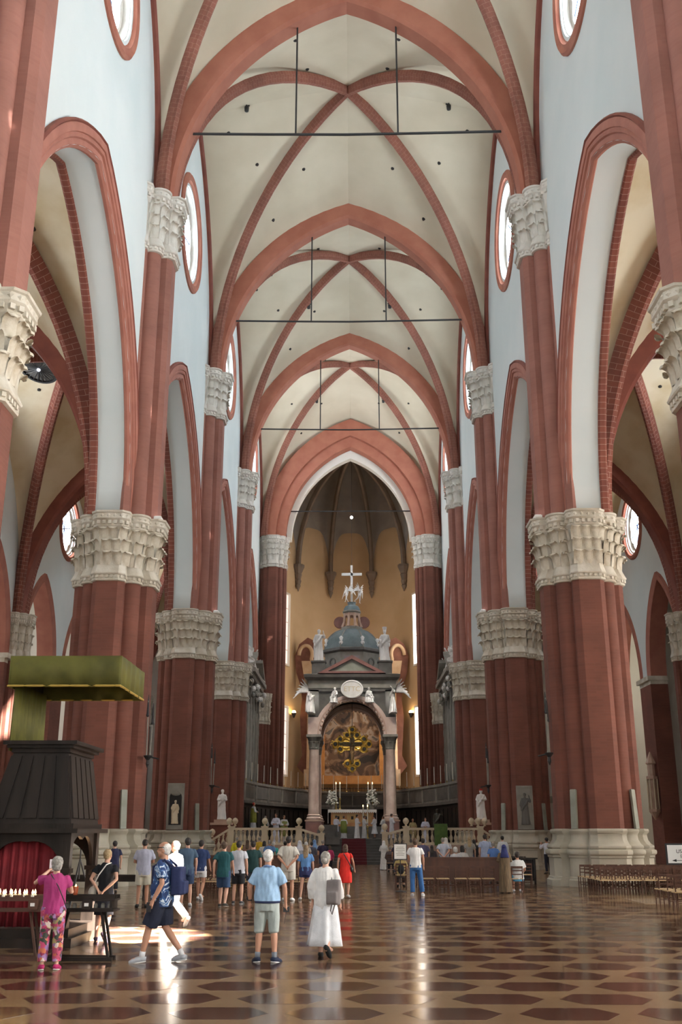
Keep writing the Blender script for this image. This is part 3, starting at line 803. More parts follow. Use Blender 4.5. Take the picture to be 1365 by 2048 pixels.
def body_mb(p, female=False, belly=0.0, fr=.0095, hands=True, head=True):
    mb = MB(); dz = p['dz']; ln = p['lean']
    mb.loft(ell_rings(torso_rows(female, belly, -.018, .80, 1.5, dz, ln)))
    for s in 'LR':
        S_, E, Wr = p[s + 'S'], p[s + 'E'], p[s + 'W']
        m1 = S_.lerp(E, .5); m2 = E.lerp(Wr, .35)
        th = 1.0 if not female else .88
        S_ = S_ + V(-.014 if s == 'R' else .014, 0, -.032); mb.ball(S_, .040 * th); mb.tube([S_, m1, E, m2, Wr], [.041 * th, .047 * th, .039 * th, .040 * th, .026 * th], 10); mb.ball(E, .038 * th)
        if hands:
            d = (Wr - E).normalized(); d = (d + V(0, 0, -.35) if abs(d.z) < .95 else d).normalized() if p.get('relax', 1) else d
            inw = V(-1 if s == 'R' else 1, 0, 0)
            hand(mb, Wr, d, V(inw.x * .35, 1, .3), fr)
        H, K, A = p[s + 'H'], p[s + 'K'], p[s + 'A']
        mb.ball(H, .09); mb.tube([H, H.lerp(K, .4), K], [.092, .078, .055], 12); mb.ball(K, .054)
        mb.tube([K, K.lerp(A, .3), K.lerp(A, .65), A], [.053, .058, .046, .034], 12); mb.ball(A, .034)
        fd = p[s + 'F'].normalized(); heel = A - fd * .03 - V(0, 0, .04)
        mb.tube([heel - fd * .02, heel + fd * .06 + V(0, 0, .012), heel + fd * .14, heel + fd * .20 - V(0, 0, .008)], [.036, .042, .038, .024], 8)
    nk = V(0, ln * .55, 1.45 + dz); hc = V(0, ln * .6, 1.622 + dz) + p['head']
    mb.tube([nk, nk.lerp(hc, .55), hc], [.060, .052, .05], 12)
    if head:
        R = Matrix.Rotation(p['turn'], 4, 'Z') @ Matrix.Rotation(p['bow'], 4, 'X')
        def q(x, y, z): return hc + (R @ V(x, y, z))
        R3 = R.to_3x3().to_4x4()
        mb.ball(q(0, -.008, .026), (.079, .098, .096), 16, 12, R3)
        mb.ball(q(0, .022, -.045), (.062, .070, .068), 14, 10, R3)
        mb.ball(q(0, .062, -.088), (.030, .026, .024), 10, 8, R3)
        mb.tube([q(0, .082, .012), q(0, .106, -.022), q(0, .088, -.034)], [.009, .015, .010], 8)
        mb.ball(q(0, .083, -.062), (.024, .010, .009), 8, 6, R3)
        mb.ball(q(.03, .080, .028), (.026, .010, .007), 8, 6, R3); mb.ball(q(-.03, .080, .028), (.026, .010, .007), 8, 6, R3)
        for s in (-1, 1): mb.ball(q(.075 * s, -.005, -.012), (.012, .022, .034), 8, 6, R3)
    return mb
def hc_of(p): return V(0, p['lean'] * .6, 1.622 + p['dz']) + p['head']

def shirt_mb(p, female, belly, off, sleeve, z0):
    mb = MB(); dz = p['dz']
    rows = torso_rows(female, belly, off, .78, 1.476, dz, p['lean'])
    rows[-1] = (rows[-1][0] + .004, rows[-1][1] - off * .5, rows[-1][2] - off * .5, 0, rows[-1][4])
    if z0 < .78: rows = [(z0 - .05 + dz, rows[0][1] + .01, rows[0][2] + .01, 0, 0)] + rows
    mb.loft(ell_rings(rows, 24))
    for s in 'LR':
        S_, E, Wr = p[s + 'S'], p[s + 'E'], p[s + 'W']
        th = (1.0 if not female else .9)
        S_ = S_ + V(-.012 if s == 'R' else .012, 0, -.022); mb.ball(S_, (.050 + off * .5) * th)
        if sleeve <= 1: mb.tube([S_, S_.lerp(E, sleeve * .5), S_.lerp(E, sleeve)], [(.050 + off * .5) * th, (.056 + off) * th, (.060 + off) * th], 14)
        else:
            e2 = E.lerp(Wr, sleeve - 1)
            mb.tube([S_, S_.lerp(E, .5), E, E.lerp(e2, .5), e2], [(.050 + off * .5) * th, (.054 + off) * th, (.050 + off) * th, (.048 + off) * th, (.044 + off) * th], 14); mb.ball(E, (.052 + off) * th)
    return mb
def pants_mb(p, female, off, leg, top=1.0, flare=1.0):
    """leg: 0..1 hip to knee, 1..2 knee to ankle"""
    mb = MB(); dz = p['dz']
    mb.loft(ell_rings([(z, rx, ry, 0, 0) for z, rx, ry, _, _ in torso_rows(female, 0, off, .78, top, dz)], 22))
    for s in 'LR':
        H, K, A = p[s + 'H'], p[s + 'K'], p[s + 'A']
        mb.ball(H, .098 + off)
        if leg <= 1: mb.tube([H, H.lerp(K, leg * .6), H.lerp(K, leg)], [.098 + off, (.090 + off) * flare, (.086 + off) * flare], 16)
        else:
            e = K.lerp(A, leg - 1)
            mb.tube([H, H.lerp(K, .5), K, K.lerp(e, .5), e], [.098 + off, .085 + off, .066 + off, .064 + off, .058 + off], 16); mb.ball(K, .066 + off)
    return mb
def robe_mb(p, rows, folds=9, amp=.06, n=44, seed=0.0):
    """rows: (z, rx, ry, y0); pleats deepen towards the hem"""
    mb = MB(); rings = []
    z_hi = max(r[0] for r in rows); z_lo = min(r[0] for r in rows)
    for z, rx, ry, y0 in rows:
        t = (z_hi - z) / max(z_hi - z_lo, .01); ring = []
        for k in range(n):
            a = 2 * pi * k / n
            f = 1 + amp * t * (sin(folds * a + seed + 1.3 * sin(2 * a + seed)) + .4 * sin((folds * 2 + 1) * a + seed * 2))
            ring.append((rx * f * cos(a), y0 + ry * f * sin(a), z + p['dz']))
        rings.append(ring)
    return mb.loft(rings)
def hair_mb(p, style):
    mb = MB(); hc = hc_of(p)
    R = Matrix.Rotation(p['turn'], 4, 'Z') @ Matrix.Rotation(p['bow'], 4, 'X')
    def q(x, y, z): return hc + (R @ V(x, y, z))
    if style == 'thin':
        mb.ball(q(0, -.022, .022), (.084, .094, .092), 16, 10, R); mb.ball(q(0, -.05, -.03), (.068, .05, .05), 12, 8, R)
    elif style == 'short':
        mb.ball(q(0, -.018, .032), (.088, .102, .098), 16, 10, R); mb.ball(q(0, -.055, -.025), (.070, .05, .055), 12, 8, R)
    elif style == 'curly':
        mb.ball(q(0, -.025, .03), (.098, .108, .105), 16, 10, R); mb.ball(q(0, -.06, -.04), (.088, .06, .07), 12, 8, R)
    elif style in ('long', 'bob', 'bun', 'pony'):
        mb.ball(q(0, -.020, .030), (.091, .104, .100), 16, 10, R); mb.ball(q(0, -.055, -.03), (.078, .055, .07), 12, 8, R)
        if style == 'long': mb.tube([q(0, -.06, .02), q(0, -.085, -.12), q(0, -.13, -.25), q(0, -.125, -.40), q(0, -.12, -.50)], [.075, .085, .085, .068, .03], 12, (1.1, .5))
        if style == 'bob': mb.tube([q(0, -.05, .03), q(0, -.06, -.06), q(0, -.07, -.15)], [.08, .092, .075], 12, (1.1, .8))
        if style == 'pony': mb.tube([q(0, -.09, .05), q(0, -.13, -.02), q(0, -.12, -.14), q(0, -.11, -.22)], [.03, .04, .035, .012], 8)
        if style == 'bun': mb.ball(q(0, -.11, -.03), .045)
    elif style == 'veil':
        mb.ball(q(0, -.018, .028), (.093, .105, .098), 16, 10, R); mb.tube([q(0, -.045, .02), q(0, -.06, -.10), q(0, -.09, -.24), q(0, -.10, -.36)], [.09, .105, .14, .16], 14, (1.1, .65))
    return mb

SKIN = {'fair': mat('skin_fair', (0.55, 0.30, 0.21), (0.62, 0.36, 0.26), 6, 0.55), 'tan': mat('skin_tan', (0.44, 0.22, 0.14), (0.50, 0.26, 0.17), 6, 0.55), 'brown': mat('skin_brown', (0.16, 0.075, 0.045), (0.2, 0.10, 0.06), 6, 0.5)}
def cloth(c, var=.82, sc=7.0, rough=0.85):
    nm = 'cloth_%d_%d_%d' % tuple(int(v * 255) for v in c)
    return mat(nm, tuple(v * var for v in c), c, sc, rough, 0.15, 60)
def blotched(name, cols, scale, rough=.8):
    m, N, K, P_ = _new(name); P_.inputs['Roughness'].default_value = rough
    tc = N.new('ShaderNodeTexCoord'); nz = N.new('ShaderNodeTexNoise'); nz.inputs['Scale'].default_value = scale * .8
    mx = N.new('ShaderNodeVectorMath'); mx.operation = 'MULTIPLY_ADD'; mx.inputs[1].default_value = (.12, .12, .12)
    K.new(tc.outputs['Object'], nz.inputs['Vector']); K.new(nz.outputs['Color'], mx.inputs[0]); K.new(tc.outputs['Object'], mx.inputs[2])
    vo = N.new('ShaderNodeTexVoronoi'); vo.inputs['Scale'].default_value = scale; K.new(mx.outputs[0], vo.inputs['Vector'])
    sp_ = N.new('ShaderNodeSeparateColor'); K.new(vo.outputs['Color'], sp_.inputs[0])
    cr = N.new('ShaderNodeValToRGB'); cr.color_ramp.interpolation = 'CONSTANT'
    for i, c in enumerate(cols):
        e = cr.color_ramp.elements[i] if i < 2 else cr.color_ramp.elements.new(i / len(cols))
        e.position = i / len(cols); e.color = L(c)
    K.new(sp_.outputs[0], cr.inputs['Fac']); K.new(cr.outputs['Color'], P_.inputs['Base Color'])
    return m
def printed(name, cols, scale, rough=.8):
    if name in MATS: return MATS[name]
    m, N, K, P_ = _new(name); P_.inputs['Roughness'].default_value = rough
    tc = N.new('ShaderNodeTexCoord'); nz = N.new('ShaderNodeTexNoise'); nz.inputs['Scale'].default_value = scale; nz.inputs['Detail'].default_value = 2.5
    nz.inputs['Distortion'].default_value = 1.4
    K.new(tc.outputs['Object'], nz.inputs['Vector'])
    cr = N.new('ShaderNodeValToRGB'); cr.color_ramp.interpolation = 'CONSTANT'
    for i, (pos, c) in enumerate(cols):
        e = cr.color_ramp.elements[i] if i < 2 else cr.color_ramp.elements.new(pos)
        e.position = pos; e.color = L(c)
    K.new(nz.outputs['Fac'], cr.inputs['Fac']); K.new(cr.outputs['Color'], P_.inputs['Base Color'])
    return m
HAIRM = {'white': mat('hair_white', (0.55, 0.53, 0.50), (0.72, 0.70, 0.68), 30, 0.7, .4, 60), 'grey': mat('hair_grey', (0.20, 0.185, 0.165), (0.36, 0.34, 0.31), 25, 0.7, .5, 60), 'dark': mat('hair_dark', (0.012, 0.009, 0.008), (0.03, 0.022, 0.018), 25, 0.6, .4, 60), 'brown': mat('hair_brown', (0.055, 0.03, 0.018), (0.10, 0.055, 0.03), 25, 0.6, .4, 60), 'blond': mat('hair_blond', (0.30, 0.20, 0.10), (0.45, 0.33, 0.18), 25, 0.6, .4, 60), 'red': mat('hair_cap_red', (0.45, 0.03, 0.02), None, rough=.7)}

FIG = {}
def fig_mesh(key, fn):
    if key not in FIG: FIG[key] = fn()
    return FIG[key]
def setmat(o, m):
    me = o.data
    if not me.materials: me.materials.append(None)
    o.material_slots[0].link = 'OBJECT'; o.material_slots[0].material = m
    return o

def person(label, loc, face, height, pose='stand', top=None, bottom=None, hair=('dark', 'short'), shoes=(.7, .7, .7), skin='fair', female=False, belly=0.0, vox=.013, group=None, name='person', cat='person', sole=None, socks=None, poseov=None, share=None):
    """top: dict(c=colour or material, sleeve, hem, off); bottom: dict(kind='pants'|'skirt', ...). share: key for meshes used by several people"""
    t = thing(name, label, cat, loc, face, group); k = height / 1.75; t.scale = (k, k, k)
    p = get_pose(pose, **(poseov or {}))
    fr = .0095 if vox < .012 else .0115
    key = share or label
    def col(c): return c if not isinstance(c, tuple) else cloth(c)
    b = setmat(link('body', fig_mesh((key, 'b'), lambda: remesh(body_mb(p, female, belly, fr), vox * .72, 3, 'body')), None, t), SKIN[skin])
    if hair[1] != 'none':
        setmat(link('hair' if hair[1] != 'veil' else 'veil', fig_mesh((key, hair[1]), lambda: remesh(hair_mb(p, hair[1]), .012, 2, 'hair', .008 if hair[1] == 'curly' else .004, 3.1, (40, 40, 30))), None, t), HAIRM[hair[0]] if hair[0] in HAIRM else hair[0])
    if top:
        if top.get('rows'):
            mbr = lambda: remesh(_merge(robe_mb(p, top['rows'], top.get('folds', 9), top.get('amp', .06), seed=len(label)), shirt_mb(p, female, belly, top.get('off', .014), top.get('sleeve', .6), .9)), vox, 3, 'dress', .006, len(label))
            g = link(top.get('name', 'dress'), fig_mesh((key, 'd'), mbr), None, t)
        else:
            g = link(top.get('name', 'shirt'), fig_mesh((key, 's'), lambda: remesh(shirt_mb(p, female, belly, top.get('off', .014), top.get('sleeve', .6), top.get('hem', .84)), vox, 4, 'shirt', top.get('fold', .008) * 1.7, len(label) * 1.7, cut=top.get('hem', .84) + p['dz'])), None, t)
        setmat(g, col(top['c']))
    if bottom:
        if bottom.get('kind', 'pants') == 'pants':
            g = link(bottom.get('name', 'shorts' if bottom.get('leg', .8) <= 1.2 else 'trousers'), fig_mesh((key, 'p'), lambda: remesh(pants_mb(p, female, bottom.get('off', .010), bottom.get('leg', .85), bottom.get('top', 1.0), bottom.get('flare', 1.0)), vox, 3, 'pants', .010, len(label) * 2.3)), None, t)
        else:
            mbr = robe_mb(p, bottom['rows'], bottom.get('folds', 8), bottom.get('amp', .08), seed=len(label) * .7)
            g = link(bottom.get('name', 'skirt'), mbr.mesh('skirt', True), None, t)
        setmat(g, col(bottom['c']))
    for s in 'LR':
        A = p[s + 'A']; fd = p[s + 'F'].normalized(); up = V(0, 0, 1)
        lift = A.z > .15
        if lift: fd = (fd + V(0, 0, -.9)).normalized(); up = V(0, .6, .8)
        heel = A - fd * .035 - up * .045
        mb = MB(); mb.tube([heel - fd * .03, heel + fd * .03 + up * .016, heel + fd * .10 + up * .004, heel + fd * .17 - up * .012, heel + fd * .225 - up * .02], [.036, .050, .050, .046, .022], 10, (1.0, .92))
        sh = setmat(link('shoe', mb.mesh('shoe', True), None, t), col(shoes))
        if sole:
            mb = MB(); mb.tube([heel - fd * .03 - up * .030, heel + fd * .08 - up * .034, heel + fd * .22 - up * .034], [.030, .047, .036], 10, (1.0, .30))
            setmat(link('sole', mb.mesh('sole', True), None, sh), col(sole))
        if socks:
            mb = MB(); K = p[s + 'K']; mb.tube([A - V(0, 0, .02), A.lerp(K, .18)], [.042, .047], 12)
            setmat(link('sock', mb.mesh('sock', True), None, t), col(socks))
    return t
def _merge(a, b):
    a.add(b.v, b.f); return a
def finish_scratch():
    bpy.data.scenes.remove(TMPS)
# ---------------------------------------------------------------- tie rods, vault lamps, grating
RAYS = bpy.context.evaluated_depsgraph_get()
def ray_up(x, y, z0=20.0):
    dg = RAYS
    hit, loc, nrm, idx, ob, mtx = SC.ray_cast(dg, Vector((x, y, z0)), Vector((0, 0, 1)))
    return (loc, ob) if hit else (None, None)
sp = MB(); sp.lathe([(0.05, -0.42), (0.13, -0.40), (0.15, -0.12), (0.10, -0.05), (0.05, 0.06)], 10)
sp_body = sp.mesh('lamp_body', True); sp_body.materials.append(MATS['iron'])
ar = MB().box(-0.03, 0.03, -0.16, 0.02, -0.05, 0.0).box(-0.18, 0.18, -0.05, 0.05, -0.02, 0.05).mesh('bracket'); ar.materials.append(MATS['iron'])
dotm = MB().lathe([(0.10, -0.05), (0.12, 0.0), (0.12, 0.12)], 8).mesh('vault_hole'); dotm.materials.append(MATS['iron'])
lamps = []; dots = []
for i in range(1, 4):
    yc = (P[i - 1] + P[i]) / 2 + B
    y0 = P[i]
    lamps += [(0.0, y0 + 1.8), (0.0, yc + 0.4), (-6.3, yc), (6.3, yc), (0.0, yc + 4.2)]
    if i > 1: lamps += [(0.0, yc + 6.5), (-3.4, yc + 3.6), (3.4, yc + 3.6)]
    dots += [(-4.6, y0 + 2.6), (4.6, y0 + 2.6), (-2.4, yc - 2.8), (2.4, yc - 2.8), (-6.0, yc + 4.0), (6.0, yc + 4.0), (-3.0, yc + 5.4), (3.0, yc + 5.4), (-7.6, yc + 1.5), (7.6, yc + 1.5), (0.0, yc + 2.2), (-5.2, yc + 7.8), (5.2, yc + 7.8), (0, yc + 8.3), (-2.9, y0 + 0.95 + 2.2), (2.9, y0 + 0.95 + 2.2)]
for sx in (-1, 1):
    for i in (0, 1, 2):
        yc = (P[i] + P[i + 1]) / 2
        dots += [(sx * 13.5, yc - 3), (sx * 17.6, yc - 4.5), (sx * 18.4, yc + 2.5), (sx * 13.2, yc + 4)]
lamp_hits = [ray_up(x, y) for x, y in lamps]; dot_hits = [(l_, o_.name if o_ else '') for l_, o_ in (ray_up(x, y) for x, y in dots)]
gl, _ = ray_up(-17.6, 51.6, 16)
for loc, ob in lamp_hits:
    if loc is None: continue
    t = thing('vault_spotlight', 'small black spotlight hanging from the cream nave vault', 'spotlight', loc, 0, 'spotlights on the nave vault')
    link('lamp_body', sp_body, None, t); link('bracket', ar, None, t)
    # three of the lamps are trained on the altar canopy
    if 55 < loc.y < 57 and abs(loc.x) < 1 or 74 < loc.y < 75.5 and 3 < abs(loc.x) < 4:
        ld = bpy.data.lights.new('altar_spot', 'SPOT'); ld.energy = 60000 if loc.y < 60 else 24000; ld.spot_size = radians(19 if loc.y < 60 else 24); ld.spot_blend = 0.8; ld.shadow_soft_size = 0.2; ld.color = (1.0, 0.93, 0.82)
        lo_ = bpy.data.objects.new('altar_spot', ld); COL.objects.link(lo_); lo_.location = loc + Vector((0, 0.1, -0.75))
        lo_.rotation_euler = (Vector((0.1, 90.5, 8.0)) - lo_.location).to_track_quat('-Z', 'Y').to_euler()
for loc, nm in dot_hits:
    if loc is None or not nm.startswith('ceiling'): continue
    tag(link('vault_hole_stub', dotm, None, None, loc), 'tiny round hole in the vault plaster, its shade drawn as a dark stub', 'hole', 'dark holes in the vaults')  # vault holes as dark stubs, the black standing for the shade inside
if gl is not None:
    t = thing('vault_grating', 'round black spoked grating set in the aisle vault', 'grating', gl + Vector((-0.15, 0.3, -0.62)), 0)
    t.rotation_euler = (radians(-16), radians(8), 0)
    mb = MB(); n = 32
    rr = [[Vector((r * cos(2 * pi * k / n), r * sin(2 * pi * k / n), z)) for k in range(n)] for r, z in ((1.15, 0), (1.15, -0.12), (1.02, -0.12), (1.02, 0))]; rr.append(rr[0])
    mb.loft(rr, True, False).build('rim', 'iron', t)
    mat('backing_dark', (0.05, 0.045, 0.04), (0.12, 0.105, 0.09), 1.5, .9)  # mottled dark tone of the disc behind the spokes
    MB().lathe([(1.03, 0.0), (0.01, 0.02)], 32, caps=False).build('backing', 'backing_dark', t)
    mb = MB()
    for k in range(24):
        a = 2 * pi * k / 24
        MB().tube([(0.12 * cos(a), 0.12 * sin(a), -0.06), (1.05 * cos(a), 1.05 * sin(a), -0.06)], 0.028, 5).build('spoke', 'iron', t)
    MB().ball((0, 0, -0.08), 0.10).build('hub', emitter('grating_lamp', (.8, .85, 1), 6), t)

for k, lab in ((1, 'black iron tie rod with two hangers under the arch between the massive piers'), (2, 'black iron tie rod with two hangers under the middle nave arch'), (3, 'thin black tie rod with two hangers under the arch before the chancel')):
    t = thing('tie_rod', lab, 'tie rod', (0, P[k], 0))
    MB().tube([(-7.95, 0, 35.45), (-4, 0, 35.38), (0, 0, 35.33), (4, 0, 35.38), (7.95, 0, 35.45)], 0.065, 8).build('rod', 'iron', t)
    for x in (-2.57, 2.57):
        MB().tube([(x, 0, 35.37), (x, 0, 42.2)], 0.045, 6).build('hanger', 'iron', t)
t = thing('tie_rod', 'plain black tie rod spanning the chancel arch below the grey apse vault', 'tie rod', (0, yA + 0.6, 0))
MB().tube([(-6.9, 0, 34.3), (6.9, 0, 34.3)], 0.06, 8).build('rod', 'iron', t)
# ---------------------------------------------------------------- materials for furnishings
mat('wood_dark', (0.013, 0.009, 0.007), (0.026, 0.018, 0.014), 3, 0.42, 0.1, 30, stretch=(1, 1, 0.15), detail=6, spec=0.25)
mat('wood_black', (0.010, 0.008, 0.007), (0.02, 0.015, 0.012), 3, 0.5)
mat('wood_brown', (0.055, 0.021, 0.012), (0.09, 0.035, 0.019), 4, 0.62, 0.1, 30, stretch=(1, 1, 0.15), detail=6)
mat('rush', (0.40, 0.28, 0.15), (0.52, 0.38, 0.22), 20, 0.8, 0.3, 60)
mat('velvet_green', (0.065, 0.060, 0.006), (0.105, 0.098, 0.012), 2.2, 0.75, 0.2, 8)
mat('velvet_red', (0.16, 0.008, 0.014), (0.24, 0.014, 0.022), 2.5, 0.8, 0.2, 8)
mat('gold', (0.62, 0.36, 0.06), (0.85, 0.55, 0.12), 8, 0.28, 0.3, 25, metal=1.0)
mat('gold_trim', (0.55, 0.40, 0.10), None, rough=0.4, metal=0.6)
mat('brass', (0.50, 0.36, 0.12), None, rough=0.35, metal=1.0)
mat('stone_cream', (0.58, 0.48, 0.33), (0.68, 0.58, 0.43), 1.2, 0.6, 0.1, 12, detail=6)
mat('stone_pink', (0.42, 0.27, 0.20), (0.52, 0.36, 0.28), 1.5, 0.5, 0.1, 12, detail=6)
mat('stone_grey', (0.20, 0.19, 0.165), (0.29, 0.27, 0.235), 1.5, 0.6, 0.15, 12, detail=6)
mat('stone_dark', (0.085, 0.08, 0.072), (0.13, 0.12, 0.11), 1.5, 0.5, 0.1, 12)
mat('stone_green', (0.22, 0.23, 0.19), (0.30, 0.31, 0.26), 1.5, 0.6, 0.1, 12)
mat('marble_pink', (0.52, 0.38, 0.32), (0.68, 0.54, 0.47), 1.1, 0.28, detail=9)
mat('marble_red', (0.17, 0.06, 0.045), (0.25, 0.10, 0.075), 1.4, 0.3, detail=8)
mat('dome_blue', (0.10, 0.14, 0.155), (0.17, 0.21, 0.22), 1.4, 0.4, detail=6)
mat('paper', (0.80, 0.79, 0.76), None, rough=0.8)
mat('ink', (0.01, 0.01, 0.01), None, rough=0.7)
mat('wax', (0.80, 0.76, 0.66), None, rough=0.5)
mat('linen', (0.78, 0.76, 0.73), (0.86, 0.84, 0.81), 6, 0.8, 0.1, 30)
mat('carpet_red', (0.085, 0.012, 0.018), (0.13, 0.02, 0.026), 20, 0.95, 0.2, 80)
mat('leaf_green', (0.04, 0.08, 0.025), (0.08, 0.13, 0.045), 8, 0.6)
mat('petal', (0.75, 0.73, 0.66), (0.85, 0.83, 0.78), 12, 0.6)
mat('bronze', (0.05, 0.045, 0.035), (0.09, 0.08, 0.06), 3, 0.45, metal=0.4)
mat('glass_red', (0.45, 0.10, 0.04), None, rough=0.2)
emitter('flame', (1.0, 0.62, 0.22), 14.0)
emitter('bulb_warm', (1.0, 0.66, 0.28), 40.0)

def rbox(mb, x0, x1, y0, y1, z0, z1, t=0.0):
    """box tapering by t on every side towards the top"""
    return mb.loft([[(x0, y0, z0), (x1, y0, z0), (x1, y1, z0), (x0, y1, z0)], [(x0 + t, y0 + t, z1), (x1 - t, y0 + t, z1), (x1 - t, y1 - t, z1), (x0 + t, y1 - t, z1)]])
def text(body, size, loc, rot, m, parent, name='lettering', align='CENTER'):
    cu = bpy.data.curves.new('t', 'FONT'); cu.body = body; cu.size = size; cu.align_x = align; cu.align_y = 'CENTER'; cu.extrude = 0.0015
    o = bpy.data.objects.new('t', cu)
    me = eval_mesh(o)
    bpy.data.objects.remove(o); bpy.data.curves.remove(cu)
    me.materials.clear(); q = link(name, me, m, parent, loc); q.rotation_euler = rot
    return q

# ---------------------------------------------------------------- pulpit with platform, curtain and canopy
t = thing('pulpit', 'dark panelled wooden pulpit with flared body, red curtain and green cloth canopy', 'pulpit', (-5.9, 20.45, 0))
mb = MB(); mb.box(-1.9, 1.08, -1.25, 1.3, 0, 0.16); mb.box(-1.75, 0.98, -1.1, 1.2, 0.16, 0.30); mb.build('platform', 'wood_dark', t)
for x in (-0.70, 0.80):
    for y in (-0.98, 0.98):
        mb = MB(); mb.box(x - 0.09, x + 0.09, y - 0.09, y + 0.09, 0.30, 1.95); mb.box(x - 0.12, x + 0.12, y - 0.12, y + 0.12, 0.30, 0.5); mb.box(x - 0.12, x + 0.12, y - 0.12, y + 0.12, 1.25, 1.33); mb.build('leg', 'wood_dark', t)
def arch_board(name, half, M):
    lp = [(-half, 1.95), (-half, 1.15)] + [(-half + 0.1, 1.15)] + [(a, 1.30 + z * 0.98) for a, z in parch_full(half - 0.10, (half - 0.1) * 0.62 if half > .85 else 0.5, 8)] + [(half - 0.1, 1.15), (half, 1.15), (half, 1.95)]
    plate(name, [lp], 0.06, M, 'wood_dark', t)
arch_board('arch_board', 0.75, Matrix.Translation((0.05, -0.98, 0)) @ xz(0)); arch_board('arch_board', 0.75, Matrix.Translation((0.05, 0.98, 0)) @ xz(0))
arch_board('arch_board', 0.98, yz(-0.70)); arch_board('arch_board', 0.98, yz(0.80))
mb = MB(); mb.box(-0.94, 1.03, -1.2, 1.2, 1.95, 2.03); mb.box(-0.82, 0.92, -1.1, 1.1, 2.03, 2.12); mb.build('lower_cornice', 'wood_dark', t)
mb = MB(); mb.loft([[(-0.74, -1.02, 2.12), (0.86, -1.02, 2.12), (0.86, 1.02, 2.12), (-0.74, 1.02, 2.12)], [(-0.38, -0.88, 3.45), (0.66, -0.88, 3.45), (0.66, 0.88, 3.45), (-0.38, 0.88, 3.45)]]); mb.build('body', 'wood_dark', t)
# tapering boards on the four faces
def face_boards(A, Bp, C, D, n, out):
    A, Bp, C, D = map(Vector, (A, Bp, C, D)); nr = (Bp - A).cross(D - A).normalized()
    for k in range(n):
        f0, f1 = (k + .09) / n, (k + .91) / n
        q = [A.lerp(Bp, f0).lerp(D.lerp(C, f0), .07), A.lerp(Bp, f1).lerp(D.lerp(C, f1), .07), A.lerp(Bp, f1).lerp(D.lerp(C, f1), .93), A.lerp(Bp, f0).lerp(D.lerp(C, f0), .93)]
        MB().loft([[p - nr * .01 for p in q], [p + nr * out for p in q]]).build('board', 'wood_dark', t)
lo = [(-0.74, -1.02, 2.12), (0.86, -1.02, 2.12), (0.86, 1.02, 2.12), (-0.74, 1.02, 2.12)]; hi = [(-0.38, -0.88, 3.45), (0.66, -0.88, 3.45), (0.66, 0.88, 3.45), (-0.38, 0.88, 3.45)]
for k in range(4): face_boards(lo[k], lo[(k + 1) % 4], hi[(k + 1) % 4], hi[k], 5, .035)
mb = MB(); mb.box(-0.42, 0.70, -0.92, 0.92, 3.42, 3.50); mb.box(-0.49, 0.78, -1.0, 1.0, 3.50, 3.56); mb.box(-0.55, 0.86, -1.08, 1.08, 3.56, 3.63); mb.build('upper_cornice', 'wood_dark', t)
mb = MB(); rings = []
def curtain(name, p0, p1, z0, z1, m, parent, folds=9, amp=.05, thick=.012, flare=1.0):
    p0, p1 = Vector(p0), Vector(p1); d = p1 - p0; nr = Vector((-d.y, d.x, 0)).normalized(); n = folds * 8
    rr = []
    for z, a in ((z1, amp * .5), ((z0 + z1) / 2, amp * .9), (z0, amp * flare)):
        f = [p0 + d * (k / n) + nr * (a * sin(2 * pi * folds * k / n) + a * .3 * sin(3.1 * k / n * folds)) + Vector((0, 0, z)) for k in range(n + 1)]
        rr.append(f + [q + nr * thick for q in reversed(f)])
    return MB().loft(rr).build(name, m, parent, True)
curtain('curtain', (-0.64, -0.85, 0), (0.25, -0.85, 0), 0.32, 1.93, 'velvet_red', t, 6, .045)
curtain('curtain', (0.2, -0.80, 0), (0.72, -0.80, 0), 0.32, 1.93, 'velvet_red', t, 3, .03)
# back cloth and canopy
curtain('back_cloth', (-0.46, 1.05, 0), (-0.46, -0.98, 0), 3.45, 4.75, 'velvet_green', t, 9, .035)
MB().box(-0.56, -0.51, -0.45, 1.0, 3.5, 5.2).build('back_board', 'wood_dark', t)
mb = MB(); mb.box(-0.54, 1.60, -1.08, 1.08, 5.16, 5.24); mb.box(-0.5, 1.56, -1.04, 1.04, 4.93, 4.97); c = mb.build('canopy', 'velvet_green', t)
for p0, p1 in (((-0.56, -1.1, 0), (1.62, -1.1, 0)), ((1.62, -1.1, 0), (1.62, 1.1, 0)), ((1.62, 1.1, 0), (-0.56, 1.1, 0)), ((-0.56, 1.1, 0), (-0.56, -1.1, 0))):
    curtain('valance', p0, p1, 4.64, 5.24, 'velvet_green', c, 5, .012, .012, 1.6)
    p0, p1 = Vector(p0), Vector(p1); MB().tube([p0 + Vector((0, 0, 4.66)), p1 + Vector((0, 0, 4.66))], .022, 6).build('gold_braid', 'gold_trim', c)

